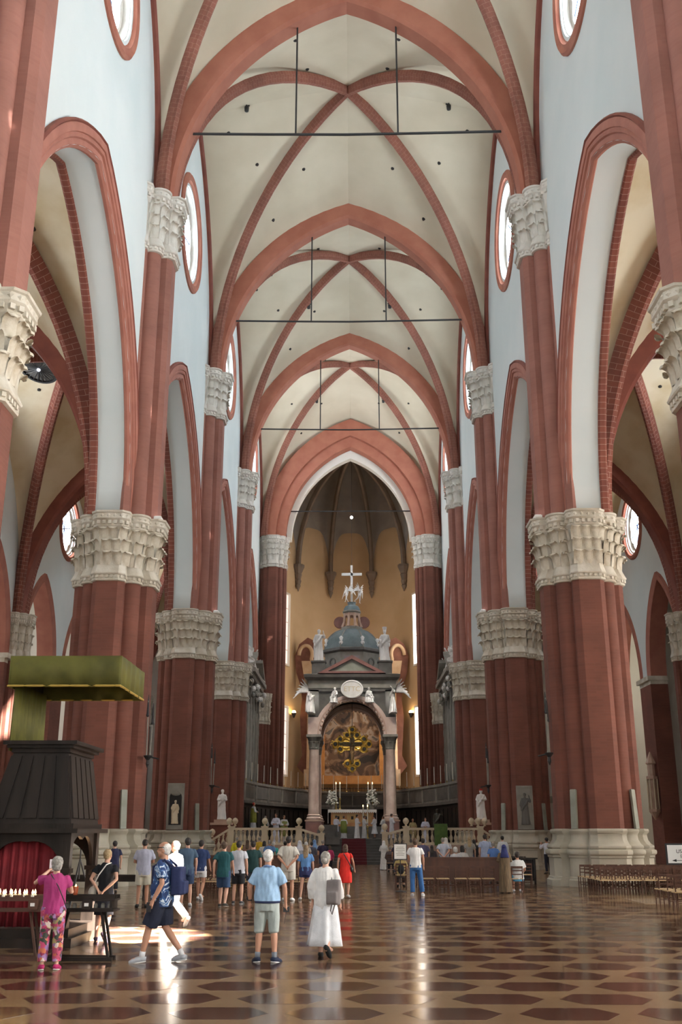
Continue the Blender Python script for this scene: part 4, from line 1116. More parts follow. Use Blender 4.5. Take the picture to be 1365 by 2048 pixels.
# ---------------------------------------------------------------- votive candle racks
def rack(x0, x1, y, label, m, lit):
    t = thing('candle_rack', label, 'rack', ((x0 + x1) / 2, y, 0)); h = (x1 - x0) / 2
    MB().box(-h, h, -0.22, 0.22, 0.90, 0.93).build('tray', m, t)
    for k in range(4): MB().box(-h, h, -0.2 + k * .12, -0.17 + k * .12, 0.93, 0.985).build('candle_rail', m, t)
    MB().box(-h, h, -0.24, 0.24, 0.74, 0.77).build('shelf', m, t); MB().box(-h, h, -0.25, -0.235, 0.74, 0.80).build('shelf_lip', m, t)
    for x in (-h + .06, h - .06): MB().box(x - .02, x + .02, -.2, .2, .77, .9).build('end_board', m, t)
    for x in (-h + .12, h - .12):
        s = 1 if x < 0 else -1
        MB().tube([(x + s * .10, -.12, .74), (x - s * .05, -.12, .05)], .026, 6).build('leg', m, t); MB().tube([(x + s * .10, .12, .74), (x - s * .05, .12, .05)], .026, 6).build('leg', m, t)
    MB().box(-h, h, -.16, -.08, 0, .06).build('foot_rail', m, t); MB().box(-h, h, .08, .16, 0, .06).build('foot_rail', m, t)
    return t
rack(-5.95, -4.82, 17.5, 'dark votive candle rack carrying a cluster of lit candles', 'wood_brown', True)
rack(-4.70, -3.66, 17.5, 'black votive candle rack with one red glass candle and jars on its shelf', 'wood_dark', False)
cm = MB().lathe([(.026, 0), (.026, .035)], 10).mesh('candle'); cm.materials.append(MATS['wax'])
fm = MB().lathe([(.004, 0), (.019, .02), (.015, .04), (.002, .075)], 8).mesh('flame', True); fm.materials.append(MATS['flame'])
random.seed(4)
for k in range(13):
    x = -5.62 + (k % 5) * .15 + random.uniform(-.03, .03); y = 17.31 + (k // 5) * .13 + random.uniform(-.02, .02)
    c = tag(link('votive_candle', cm, None, None, (x, y, .985 - .02)), 'small lit white candle in the cluster on the candle rack', 'candle', 'lit candles on the rack')
    link('flame', fm, None, c, (0, 0, .036))
c = thing('glass_candle', 'single lit candle in a red glass on the black rack', 'candle', (-4.36, 17.5, .985)); MB().lathe([(.035, 0), (.045, .13), (.042, .13), (.03, .01)], 12).build('glass', 'glass_red', c); MB().lathe([(.03, .01), (.03, .09)], 10).build('wax', 'wax', c); link('flame', fm, None, c, (0, 0, .09))
jm = MB().lathe([(.03, 0), (.034, .01), (.034, .07), (.026, .085), (.026, .10)], 10).mesh('jar'); jm.materials.append(MATS['stone_grey'])
for k in range(8): tag(link('candle_jar', jm, None, None, (-4.55 + k * .115, 17.36, .77)), 'small grey jar standing on the lower shelf of the black rack', 'jar', 'jars on the rack shelf')
for x, lab in ((-4.95, 'brown offering box with white card under the lit candle rack'), (-4.08, 'black offering box with white card hung on the black rack')):
    o = thing('offering_box', lab, 'box', (x, 17.22, .78)); MB().box(-.07, .07, -.06, .06, 0, .15).build('box_body', 'wood_brown' if x < -4.5 else 'wood_dark', o); MB().box(-.035, .035, -.064, -.06, .05, .10).build('card', 'paper', o)

# ---------------------------------------------------------------- chairs, pews, kneelers
def chair_proto():
    t = thing('wooden_chair', 'dark wooden ladder-back chair with rush seat', 'chair', (0, -50, 0))
    for x in (-.19, .19):
        MB().tube([(x, -.19, 0), (x, -.18, .45), (x, -.215, .86)], .018, 6).build('back_leg', 'wood_brown', t)
        MB().tube([(x, .18, 0), (x, .18, .46)], .018, 6).build('front_leg', 'wood_brown', t)
        MB().tube([(x, -.18, .22), (x, .18, .22)], .011, 5).build('side_stretcher', 'wood_brown', t)
    MB().tube([(-.19, .18, .25), (.19, .18, .25)], .011, 5).build('stretcher', 'wood_brown', t); MB().tube([(-.19, -.18, .18), (.19, -.18, .18)], .011, 5).build('stretcher', 'wood_brown', t)
    MB().box(-.21, .21, -.20, .20, .435, .465).build('seat', 'rush', t)
    for z in (.58, .70): MB().box(-.18, .18, -.205, -.19, z, z + .035).build('back_slat', 'wood_brown', t)
    MB().box(-.205, .205, -.23, -.20, .79, .86).build('top_rail', 'wood_brown', t)
    return t
CH0 = chair_proto(); chair_used = [False]
def chair(x, y, rz, label, group):
    o = CH0 if not chair_used[0] else copy_tree(CH0)
    chair_used[0] = True
    o.location = (x, y, 0); o.rotation_euler = (0, 0, rz); o['label'] = label; o['group'] = group
    return o
random.seed(9)
for r in range(5):
    for c_ in range(8):
        x = 8.62 + c_ * .485; y = 35.7 + r * .78
        if y > 38.0 and x > 7.9: 
            if y > 39.2: continue
        chair(x, y, random.uniform(-.04, .04), 'empty rush-seated chair in the block beside the massive right-hand pier base' .replace('right-hand ', ''), 'chairs by the pier base')
for r in range(3):
    for c_ in range(2): chair(8.95 + c_ * .5, 28.6 + r * .78, random.uniform(-.05, .05), 'empty rush-seated chair in the small block beside the exit sign', 'chairs by the exit sign')
for x in (2.78, 3.30, 3.92, 4.40, 4.88): chair(x, 36.95, random.uniform(-.05, .05), 'empty rush-seated chair set behind the long dark pew', 'chairs behind the pew')
chair(5.84, 36.9, 0, 'rush-seated chair under the seated man in white tee', 'occupied chairs')
for r, y in enumerate((34.6, 36.2, 37.8, 39.6)):
    for c_ in range(10): chair(-6.0 + c_ * .53, y, random.uniform(-.05, .05), 'rush-seated chair among the standing worshippers near the stair balustrade', 'chairs on the left of the aisle carpet' if False else 'chairs behind the standing worshippers')
for r, y in enumerate((40.4, 42.4, 45.0)):
    for c_ in range(8): chair(2.9 + c_ * .55, y, random.uniform(-.05, .05), 'rush-seated chair in the rows before the long dark pew', 'chairs in front of the pew')
def pew(x0, x1, y, label, h=1.12, m='wood_brown', n=3):
    t = thing('pew', label, 'pew', ((x0 + x1) / 2, y, 0)); w = (x1 - x0) / 2
    MB().box(-w, w, -.03, .03, .30, h - .06).build('back_board', m, t); MB().box(-w - .03, w + .03, -.06, .06, h - .06, h).build('top_rail', m, t)
    for k in range(n):
        a = -w + 2 * w * k / n; b = -w + 2 * w * (k + 1) / n
        MB().box(a + .08, b - .08, -.045, -.03, .42, h - .14).build('panel', m, t)
    MB().box(-w, w, .02, .42, .42, .46).build('seat', m, t)
    for x in (-w, w - .05): MB().box(x, x + .05, -.06, .45, 0, h - .06).build('end_board', m, t)
    MB().box(-w, w, -.40, -.18, .16, .20).build('kneeling_board', m, t)
    return t
pew(2.55, 5.55, 38.4, 'long dark wooden pew with panelled back in front of empty chairs')
pew(-3.5, -1.2, 41.6, 'brown wooden pew among the worshippers near the stair')
pew(-6.4, -4.0, 41.6, 'brown wooden pew beside the niche pier worshippers')
t = thing('low_bench', 'low dark wooden bench standing beside the pulpit platform', 'bench', (-7.6, 33.4, 0))
MB().box(-1.4, 1.4, -.22, .22, .62, .70).build('top', 'wood_dark', t); MB().box(-1.3, 1.3, -.18, .18, .5, .62).build('apron', 'wood_dark', t)
for x in (-1.25, 1.25):
    for y in (-.15, .15): MB().lathe([(.05, 0), (.03, .1), (.045, .25), (.03, .4), (.05, .5)], 8, Matrix.Translation((x, y, 0))).build('leg', 'wood_dark', t)
for k, (x, y) in enumerate(((7.3, 46.3), (7.35, 43.6))):
    t = thing('prie_dieu', 'black wooden prayer desk beside the man taking a photo' if k == 0 else 'black wooden prayer desk against the massive pier base', 'kneeler', (x, y, 0), -.5)
    for s in (-.3, .3): MB().box(s - .03, s + .03, -.05, .05, 0, .95).build('post', 'wood_black', t); 
    for s in (-.2, -.07, .07, .2): MB().box(s - .02, s + .02, -.02, .02, .2, .9).build('slat', 'wood_black', t)
    MB().box(-.36, .36, -.1, .25, .93, .98).build('desk_top', 'wood_black', t); MB().box(-.34, .34, -.45, -.05, .15, .2).build('kneeling_board', 'wood_black', t); MB().box(-.33, .33, .02, .06, .1, .92).build('panel', 'wood_black', t)

# ---------------------------------------------------------------- signs
t = thing('exit_sign', 'white exit notice in a black frame on a floor stand', 'sign', (8.33, 26.0, 0))
MB().box(-.46, .46, -.02, .02, 1.21, 1.71).build('frame', 'iron', t); MB().box(-.42, .42, -.026, -.02, 1.25, 1.67).build('panel', 'paper', t)
text('USCITA', .125, (0, -.030, 1.52), (pi / 2, 0, 0), 'ink', t); text('EXIT', .115, (0, -.030, 1.405), (pi / 2, 0, 0), 'ink', t)
ar_ = MB(); ar_.box(-.24, .30, -.031, -.028, 1.305, 1.318); ar_.add([(-.33, -.031, 1.311), (-.22, -.031, 1.345), (-.22, -.031, 1.278)], [(0, 1, 2)]); ar_.build('arrow', 'ink', t)
MB().ball((0, -.027, 1.625), (.03, .004, .022)).build('emblem', 'stone_grey', t)
MB().tube([(0, 0, 0.03), (0, 0, 1.21)], .02, 8).build('pole', 'iron', t); MB().lathe([(.22, 0), (.22, .02), (.05, .04)], 20).build('foot', 'iron', t)
t = thing('notice_board', 'white printed notice in a dark scrolled frame on a thin stand', 'sign', (1.86, 37.4, 0))
MB().box(-.24, .24, -.02, .02, 1.05, 1.60).build('frame', 'iron', t); MB().box(-.21, .21, -.026, -.02, 1.08, 1.57).build('sheet', 'paper', t)
for k, w in enumerate((.12, .15, .16, .09, .15, .13)): MB().box(-w, w, -.029, -.026, 1.47 - k * .055, 1.485 - k * .055).build('print_line', 'stone_grey', t)
MB().tube([(0, 0, .02), (0, 0, 1.06)], .015, 8).build('pole', 'iron', t); MB().lathe([(.2, 0), (.2, .02), (.03, .04)], 16).build('foot', 'iron', t)
for s in (-1, 1): MB().tube([(s * .02, 0, 1.62), (s * .08, 0, 1.70), (s * .16, 0, 1.68), (s * .15, 0, 1.62), (s * .10, 0, 1.63)], .010, 6).build('scroll', 'iron', t)

# ---------------------------------------------------------------- things on the piers
def torch(x, y, z, sx, label):
    t = thing('torch_bracket', label, 'torch holder', (x, y, z))
    MB().tube([(-sx * .45, 0, -.1), (0, 0, 0), (sx * .12, 0, .02)], .035, 6).build('bracket', 'iron', t); MB().lathe([(.02, -.45), (.07, -.3), (.05, -.15), (.16, -.02), (.18, .03), (.05, .05)], 10).build('cup', 'iron', t)
    for a, l in ((-.10, 2.2), (.12, 1.9)):
        r = MB().tube([(a * .4, a, 0), (a * .6, a * 2.0, l)], .03, 6).build('rod', 'stone_grey', t); MB().lathe([(.03, l - .65), (.07, l - .6), (.05, l - .5), (.035, l), (.01, l + .25)], 8, Matrix.Translation((a * .6, a * 1.9, 0))).build('finial', 'iron', r)
torch(-8.1, 41.4, 4.9, -1, 'twin iron torch bracket on the pier behind the pulpit'); torch(8.1, 41.4, 5.0, 1, 'twin iron torch bracket on the pier behind the empty chairs')
torch(-8.1, 60.7, 4.6, -1, 'twin iron torch bracket on the pier with the niche figure'); torch(8.1, 60.7, 4.6, 1, 'twin iron torch bracket on the pier with the relief slab')
for sx, k, angs_, lab in ((-1, 1, (-45,), 'grey stone strip leaning on the pier behind the pulpit'), (-1, 2, (-45,), 'grey stone strip leaning on the pier with the niche figure'), (1, 1, (-135, -45), 'grey stone strip leaning on the pier behind the empty chairs'), (1, 2, (-135, -45), 'grey stone strip leaning on the pier with the relief slab')):
    for a in angs_:
        ra = radians(a); q = Vector((sx * XP + 1.70 * cos(ra), P[k] + 1.70 * sin(ra), 2.11))
        mb = MB(); mb.loft([[(-.13, -.05, 0), (.13, -.05, 0), (.13, .04, 0), (-.13, .04, 0)], [(-.13, -.05, 1.45), (.13, -.05, 1.45), (.13, .04, 1.45), (-.13, .04, 1.45)], [(-.11, -.03, 1.48), (.11, -.03, 1.48), (.11, .02, 1.48), (-.11, .02, 1.48)]])
        o = tag(mb.build('stone_strip', 'stone_green', None, loc=q), lab, 'slab', 'stone strips on the piers'); o.rotation_euler = (radians(-3), 0, ra + pi / 2)

for k, lab in ((1, ('white lamp bar on the capital behind the pulpit', 'white lamp bar on the capital above the empty chairs')), (2, ('white lamp bar on the capital of the niche pier', 'white lamp bar on the capital of the relief pier'))):
    for sx, l_ in zip((-1, 1), lab):
        t = thing('capital_lamp', l_, 'lamp', (sx * 8.25, P[k] - 0.2, ZC1)); MB().box(-.16, .16, -.55, .55, 0, .14).build('housing', 'paper', t); MB().box(-.12, .12, -.5, .5, .14, .16).build('diffuser', emitter('lamp_bar_%d_%d' % (k, sx), (1, 1, 1), 2.5), t)
def statue_mesh(pose, seed, rows=None, robe=True, female=False, vox=.022, wings=False, nude=False, poseov=None):
    p = get_pose(pose, **(poseov or {}))
    mb = body_mb(p, female, 0.0, .013)
    if robe:
        rows = rows or [(.02, .27, .22, .02), (.3, .24, .19, .01), (.7, .21, .16, 0), (1.0, .18, .14, 0), (1.2, .20, .145, 0), (1.38, .19, .12, 0), (1.46, .10, .08, 0)]
        _merge(mb, robe_mb(p, rows, 8, .10, seed=seed)); _merge(mb, shirt_mb(p, female, 0, .025, 1.5, .9))
        mb.tube([(-.18, .12, 1.40 + p['dz']), (-.05, .17, 1.15 + p['dz']), (.12, .16, .95 + p['dz']), (.2, .05, .75 + p['dz'])], [.05, .06, .07, .06], 8)
        mb.tube([(.2, -.08, 1.40 + p['dz']), (.22, -.14, 1.0 + p['dz']), (.2, -.16, .5 + p['dz']), (.18, -.16, .1 + max(p['dz'], 0))], [.05, .08, .09, .10], 8)
    _merge(mb, hair_mb(p, 'curly'))
    if wings:
        for s in (-1, 1):
            for k in range(7):
                mb.tube([(s * .08, -.12, 1.38 + p['dz']), (s * (.28 + .09 * k), -.24, 1.75 - .10 * k + p['dz']), (s * (.62 + .10 * k), -.30, 2.08 - .24 * k + p['dz'])], [.055, .075, .03], 6)
    return remesh(mb, vox, 2, 'statue', .014, seed, (10, 10, 3))
def statue(label, loc, face, height, me, m='marble_white', name='statue', ped=None, tilt=None, group=None):
    t = thing(name, label, 'statue', loc, face, group)
    o = setmat(link('figure', me, None, t), MATS[m]); k = height / 1.75; o.scale = (k, k, k)
    if tilt: o.rotation_euler = tilt
    return t
SM_A = statue_mesh('front', 1.0, poseov=dict(LW=(-.02, .2, 1.2), RW=(.05, .22, 1.14), bow=-.25))
SM_B = statue_mesh('onehand', 2.0, poseov=dict(LE=(-.26, .04, 1.16), LW=(-.05, .22, 1.16)))
SM_C = statue_mesh('raised', 3.0); SM_W = statue_mesh('raised', 4.0, wings=True, vox=.024)
SM_D = statue_mesh('onehand', 5.0, female=True)
SM_S = statue_mesh('sit', 6.0, rows=[(.44, .30, .34, .16), (.75, .26, .28, .10), (1.0, .18, .15, 0), (1.2, .19, .145, 0), (1.38, .18, .12, 0), (1.46, .10, .08, 0)], vox=.024)
SM_P = statue_mesh('stride', 7.0, robe=False, wings=True, vox=.02)
for sx, lab, me in ((-1, 'white marble statue of a robed figure with arms folded on a brick pedestal', SM_A), (1, 'white marble statue of a robed figure with red cap on a brick pedestal', SM_B)):
    x = sx * 9.32 + (0.08 if sx > 0 else .05)
    t = statue(lab, (x, 75.0, 0), pi, 2.1, me); t.children[0].location = (0, 0, 2.86)
    mb = MB(); mb.box(-.75, .75, -.6, .6, 0, .3); mb.box(-.62, .62, -.5, .5, .3, 2.5); mb.build('pedestal', 'pier_brick', t)
    MB().box(-.75, .75, -.6, .6, 2.5, 2.66).box(-.5, .5, -.42, .42, 2.66, 2.87).build('pedestal_cap', 'stone_pink', t)
    if sx > 0:
        MB().ball((0, .0, 2.1 / 1.75 * 1.70 + 2.87), (.13, .14, .10)).build('cap', HAIRM['red'], t)
# niche on the left pier, relief on the right one
t = thing('niche_tabernacle', 'dark arched niche panel holding a pale saint figure on a brick pier', 'niche', (-XP, P[2] - 1.66, 2.14))
plate('frame', [[(-.48, 0), (.48, 0), (.48, 2.55), (-.48, 2.55)], [(-.36, .25), (.36, .25)] + [(a, 1.75 + z) for a, z in reversed(parch_full(.36, .38, 8))]], .14, xz(-.07), 'stone_grey', t)
MB().box(-.46, .46, -.04, 0.0, .02, 2.5).build('backing', 'wood_black', t)
mb = MB(); mb.ball((0, -.10, 2.0), (.30, .05, .16)); mb.box(-.40, .40, -.2, -.05, .0, .12); mb.build('shell', 'stone_grey', t)
o = setmat(link('figure', SM_D, None, t, (0, -.10, .30)), MATS['stone_cream']); o.scale = (.75, .45, .75); o.rotation_euler = (0, 0, pi)
t = thing('relief_slab', 'worn dark relief slab with a standing figure set on a brick pier', 'relief', (XP, P[2] - 1.66, 2.14))
MB().box(-.46, .46, -.08, 0, 0, 2.4).build('slab', 'stone_grey', t)
plate('border', [[(-.46, 0), (.46, 0), (.46, 2.4), (-.46, 2.4)], [(-.38, .1), (.38, .1), (.38, 2.3), (-.38, 2.3)]], .05, xz(-.10), 'stone_grey', t)
o = setmat(link('figure', SM_C, None, t, (0, -.08, .25)), MATS['stone_dark']); o.scale = (.95, .35, 1.0); o.rotation_euler = (0, 0, pi)
# ---------------------------------------------------------------- presbytery: platform, stair, balustrades
pf = struct(MB().box(-9.35, -1.95, 72.15, 107, 0, 1.2).box(2.2, 9.35, 72.15, 107, 0, 1.2).box(-1.95, 2.2, 76, 107, 0, 1.2).build('floor_presbytery', 'stone_pink'))
struct(MB().box(-4.6, 4.8, 76.2, 101, 1.2, 1.55).build('floor_podium', 'stone_dark'))
struct(MB().box(-4.5, 4.7, 82, 100.5, 1.55, 1.88).box(-2.7, 2.9, 83.4, 89, 1.88, 2.2).box(-2.4, 2.6, 83.9, 88.5, 2.2, 2.46).build('floor_predella', 'stone_dark'))
t = thing('stair', 'dark stone stair with a red carpet rising to the altar', 'stairs', (.12, 69, 0))
for k in range(9):
    z = 1.55 * (k + 1) / 9; y = k * .8
    MB().box(-2.05, 2.06, y, 7.25, max(0, z - .175), z).build('step', mat('step_stone', (.05, .047, .044), (.075, .07, .065), 2, .6), t)
    MB().box(-.75, .95, y - .012, y + .80, z, z + .012).box(-.75, .95, y - .012, y, z - .17, z + .012).build('carpet', 'carpet_red', t)
bal = MB().lathe([(.10, 0), (.10, .05), (.06, .07), (.085, .14), (.125, .26), (.10, .40), (.055, .52), (.05, .60), (.085, .64), (.05, .68), (.07, .74), (.10, .78), (.10, .83)], 10).mesh('baluster', True, 40); bal.materials.append(MATS['stone_cream'])
def balustrade(label, pts, posts, balls):
    """pts: list of (x, z_base) along y=72; rail 1.1 above base"""
    t = thing('balustrade', label, 'balustrade', (0, 72, 0))
    for (x0, b0), (x1, b1) in zip(pts[:-1], pts[1:]):
        L_ = x1 - x0
        for z0, z1, hw, nm in ((0.0, .14, .16, 'plinth'), (.97, 1.12, .17, 'handrail')):
            MB().loft([[(x0, -hw, b0 + z0), (x0, hw, b0 + z0), (x0, hw, b0 + z1), (x0, -hw, b0 + z1)], [(x1, -hw, b1 + z0), (x1, hw, b1 + z0), (x1, hw, b1 + z1), (x1, -hw, b1 + z1)]]).build(nm, 'stone_cream', t)
        n = max(2, int(round(abs(L_) / .315)))
        for k in range(n):
            f = (k + .5) / n; link('baluster', bal, None, t, (x0 + L_ * f, 0, b0 + (b1 - b0) * f + .14))
        if min(b0, b1) > 0: MB().loft([[(x0, -.16, 0), (x0, .14, 0), (x0, .14, b0), (x0, -.16, b0)], [(x1, -.16, 0), (x1, .14, 0), (x1, .14, b1), (x1, -.16, b1)]]).build('base_wall', 'stone_pink', t)
    for x, b in posts:
        p_ = MB().box(x - .19, x + .19, -.2, .2, b, b + 1.14).box(x - .24, x + .24, -.25, .25, b + 1.14, b + 1.22).build('post', 'stone_cream', t)
    for x, b in balls:
        MB().lathe([(.12, 0), (.07, .06), (.06, .10), (.14, .17), (.205, .30), (.205, .38), (.14, .50), (.02, .56)], 12, Matrix.Translation((x, 0, b + 1.22))).build('ball_finial', 'stone_cream', t, True)
balustrade('cream stone balustrade with ball finials below the statue with arms folded', [(-9.5, .45), (-8.3, 1.18), (-5.9, 1.18), (-3.55, 1.18), (-2.0, .72)], [(-8.2, 1.18), (-5.9, 1.18), (-3.55, 1.18), (-2.0, .72)], [(-8.35, 1.18), (-7.95, 1.18), (-5.9, 1.18), (-3.55, 1.18), (-2.0, .72), (-9.5, .45)])
balustrade('cream stone balustrade with ball finials hung with a green cloth', [(2.34, .80), (3.8, 1.18), (6.4, 1.18), (8.9, 1.18), (9.85, .55)], [(2.34, .80), (3.8, 1.18), (6.4, 1.18), (8.9, 1.18)], [(2.34, .80), (3.8, 1.18), (8.3, 1.18), (8.75, 1.18), (9.2, 1.18), (9.9, .5)])
t = thing('lectern', 'lectern draped with a long green cloth standing at the balustrade', 'lectern', (6.15, 71.6, 0))
MB().box(-.06, .06, .0, .1, 0, 2.4).build('stand', 'wood_dark', t)
mat('cloth_green', (0.07, 0.13, 0.03), (0.10, 0.17, 0.04), 4, .8)
MB().loft([[(-.45, -.12, 1.15), (.45, -.12, 1.15), (.45, -.09, 1.15), (-.45, -.09, 1.15)], [(-.45, -.10, 2.55), (.45, -.10, 2.55), (.45, -.05, 2.55), (-.45, -.05, 2.55)]]).build('cloth', 'cloth_green', t); MB().box(-.48, .48, -.08, .4, 2.52, 2.58).build('desk', 'wood_dark', t)

# ---------------------------------------------------------------- altar
t = thing('altar', 'altar table with white scalloped cloth and gilded front', 'altar', (.10, 86.0, 2.46))
mat('altar_gold', (0.40, 0.17, 0.05), (0.52, 0.24, 0.08), 2, .4, .1, 20)
MB().box(-1.75, 1.75, -.5, .5, 0, 1.18).box(-1.9, 1.9, -.6, .6, 0, .14).build('altar_body', 'altar_gold', t)
for x in (-1.15, 0, 1.15): 
    f = MB().box(x - .42, x + .42, -.55, -.5, .30, 1.0).build('front_panel', mat('altar_panel', (.42, .24, .08), (.5, .3, .11), 3, .5), t); MB().box(x - .10, x + .10, -.57, -.55, .55, .8).build('door_plate', 'wood_dark', f)
MB().box(-1.95, 1.95, -.62, .62, 1.18, 1.30).build('mensa', 'stone_cream', t)
mb = MB(); mb.box(-1.98, 1.98, -.65, .65, 1.30, 1.33); cl_ = mb.build('altar_cloth', 'linen', t)
n = 24
for k in range(n):
    x = -1.98 + 3.96 * (k + .5) / n
    MB().add([(x - .083, -.655, 1.33), (x + .083, -.655, 1.33), (x + .083, -.655, 1.14), (x, -.66, 1.04), (x - .083, -.655, 1.14)], [(0, 1, 2, 3, 4)]).build('scallop', 'linen', cl_)
for s in (-1, 1): MB().box(s * 1.99 - .015, s * 1.99 + .015, -.4, .4, .25, 1.33).build('side_drop', 'linen', cl_)
def big_candle(x, y, z, h, label, gold=True, group=None):
    t = thing('altar_candle', label, 'candle', (x, y, z), 0, group)
    MB().lathe([(.16, 0), (.13, .05), (.05, .12), (.07, .25), (.035, .4), (.06, .6), (.03, .75), (.10, .9), (.03, .93)], 10).build('candlestick', 'brass' if gold else 'stone_grey', t, True)
    MB().lathe([(.045, .92), (.042, h)], 10).build('candle', 'wax', t); MB().lathe([(.006, h), (.035, h + .05), (.03, h + .09), (.004, h + .17)], 8).build('flame', 'flame', t, True)
for x, l in ((-1.25, 'tall white candle on the altar beside the white flowers, inner one by the pink column'), (-.92, 'tall white candle on the altar next to white flowers'), (1.42, 'tall white candle on brass stick at the altar end'), (1.78, 'tall white candle standing behind the fuller flower bunch')):
    big_candle(x, 86.3, 3.79, 2.05, l.replace(', inner one by the pink column', ''), True)
for x in (.95, 1.30): big_candle(x, 81.6, 1.55, 2.35, 'thin processional candle carried beside the altar servers', True, 'processional candles')
def flowers(x, y, z, r, h, label, seed):
    t = thing('flower_arrangement', label, 'flowers', (x, y, z)); random.seed(seed)
    MB().lathe([(.18, 0), (.24, .1), (.2, .28), (.26, .36)], 12).build('vase', 'stone_grey', t, True)
    mb = MB()
    for k in range(60):
        a = random.uniform(0, 2 * pi); q = random.random() ** .5; zz = random.uniform(.1, 1)
        c = Vector((r * q * cos(a) * (1.15 - .6 * zz), r * q * sin(a) * (1.15 - .6 * zz), .3 + h * zz)); d = Vector((random.uniform(-1, 1), random.uniform(-1, 1), random.uniform(-.2, 1))).normalized() * .12; e = d.orthogonal().normalized() * .04
        mb.add([c - d, c + e, c + d, c - e], [(0, 1, 2, 3)])
    stuff(mb.build('foliage', 'leaf_green', t))
    bl = MB().ball((0, 0, 0), (.105, .105, .08), 8, 5).mesh('blossom', True); bl.materials.append(MATS['petal'])
    for k in range(70):
        a = random.uniform(0, 2 * pi); zz = random.uniform(.05, 1); rr = r * (1.1 - .65 * zz) * random.uniform(.7, 1.05)
        link('blossom', bl, None, t, (rr * cos(a), rr * sin(a), .32 + h * zz))
flowers(-1.55, 85.75, 3.79, .48, 1.15, 'bunch of small white flowers at the altar end near the green-robed celebrant', 1); flowers(1.72, 85.75, 3.79, .55, 1.25, 'fuller bunch of white flowers at the altar end near the servers', 2)

# ---------------------------------------------------------------- domed canopy over the altar
XB, YF, HB = .10, 92.0, 3.42
t = thing('altar_baldachin', 'domed marble altar canopy on four pink columns crowned by a lantern', 'baldachin', (XB, YF + HB, 1.88))
Z0 = -1.88
for sx in (-1, 1):
    for sy in (-1, 1):
        M = Matrix.Translation((sx * HB, sy * HB, Z0))
        MB().box(sx * HB - .68, sx * HB + .68, sy * HB - .68, sy * HB + .68, 0, 1.05).box(sx * HB - .75, sx * HB + .75, sy * HB - .75, sy * HB + .75, 0, .2).build('pedestal', 'marble_red', t)
        MB().box(sx * HB - .75, sx * HB + .75, sy * HB - .75, sy * HB + .75, 1.05, 1.18).build('pedestal_cap', 'stone_pink', t)
        c = MB().lathe([(.66, 3.06), (.68, 3.2), (.56, 3.32), (.60, 3.44), (.50, 3.52), (.48, 3.7), (.47, 6.5), (.42, 9.0), (.44, 9.08)], 20, M).build('column', 'marble_pink', t, False, 40)
        mb = MB(); mb.lathe([(.42, 9.05), (.47, 9.15), (.44, 9.3), (.55, 9.75), (.50, 9.78), (.66, 10.15)], 16, M); mb.box(sx * HB - .68, sx * HB + .68, sy * HB - .68, sy * HB + .68, 10.15 + Z0, 10.38 + Z0)
        cp = mb.build('capital', 'stone_grey', c)
        for k in range(8):
            a = 2 * pi * k / 8; mb = MB(); q = M @ Vector((.5 * cos(a), .5 * sin(a), 9.2))
            R = Matrix.Translation(q) @ Matrix.Rotation(a, 4, 'Z')
            mb.add([R @ Vector(v) for v in ((0, -.14, 0), (0, .14, 0), (.04, .13, .4), (.04, -.13, .4), (.20, .06, .58), (.20, -.06, .58), (.24, 0, .48))], [(0, 1, 2, 3), (3, 2, 4, 5), (5, 4, 6)]); mb.build('acanthus_leaf', 'stone_grey', cp)
for k in range(4):
    R = Matrix.Rotation(pi / 2 * k, 4, 'Z')
    ai = [(2.82 * cos(a), 10.38 + 2.95 * sin(a) * 1.02) for a in [pi * j / 24 for j in range(25)]]; ao = [(3.42 * cos(a), 10.38 + 3.52 * sin(a)) for a in [pi * j / 24 for j in range(25)]]
    M = R @ Matrix.Translation((0, -HB, Z0)) @ xz(0)
    # pink archivolt ring, then dark spandrel wall behind it
    plate('archivolt', [ao + list(reversed(ai))], 1.1, M, 'marble_pink', t)
    ring2 = [(3.12 * cos(a), 10.38 + 3.22 * sin(a)) for a in [pi * j / 24 for j in range(25)]]
    plate('arch_roll', [ring2 + [((x) * .965, 10.38 + (z - 10.38) * .965) for x, z in reversed(ring2)]], 1.24, M, 'stone_pink', t)
    plate('spandrel', [[(-3.95, 10.38), (-3.40, 10.38)] + list(reversed([(x * .99, z) for x, z in ao])) + [(3.40, 10.38), (3.95, 10.38), (3.95, 14.35), (-3.95, 14.35)]], .8, M, 'stone_dark', t)
    for sx in (-1, 1): MB().box(sx * HB - .55, sx * HB + .55, -HB - .56, -HB + .5, 10.38 + Z0, 11.9 + Z0, R).build('impost_block', 'marble_pink', t)
    for j in range(1, 24):
        a = pi * j / 24; MB().ball(R @ Vector((2.86 * cos(a), -HB - .56, Z0 + 10.38 + 2.99 * sin(a))), (.13, .08, .13), 6, 4).build('arch_bead', 'stone_pink', t)
mb = MB()
def ring_box(h0, h1, z0, z1): mb.loft([[(-h0, -h0, z0 + Z0), (h0, -h0, z0 + Z0), (h0, h0, z0 + Z0), (-h0, h0, z0 + Z0)], [(-h1, -h1, z1 + Z0), (h1, -h1, z1 + Z0), (h1, h1, z1 + Z0), (-h1, h1, z1 + Z0)]])
ring_box(3.95, 3.95, 14.2, 14.5); mb.build('frieze', 'stone_dark', t); mb = MB(); ring_box(4.0, 4.0, 14.5, 15.2); mb.build('entablature', 'stone_grey', t)
mb = MB(); ring_box(4.1, 4.35, 15.2, 15.45); ring_box(4.35, 4.4, 15.45, 15.7); ring_box(4.4, 4.1, 15.7, 15.8); mb.build('cornice', 'stone_dark', t)
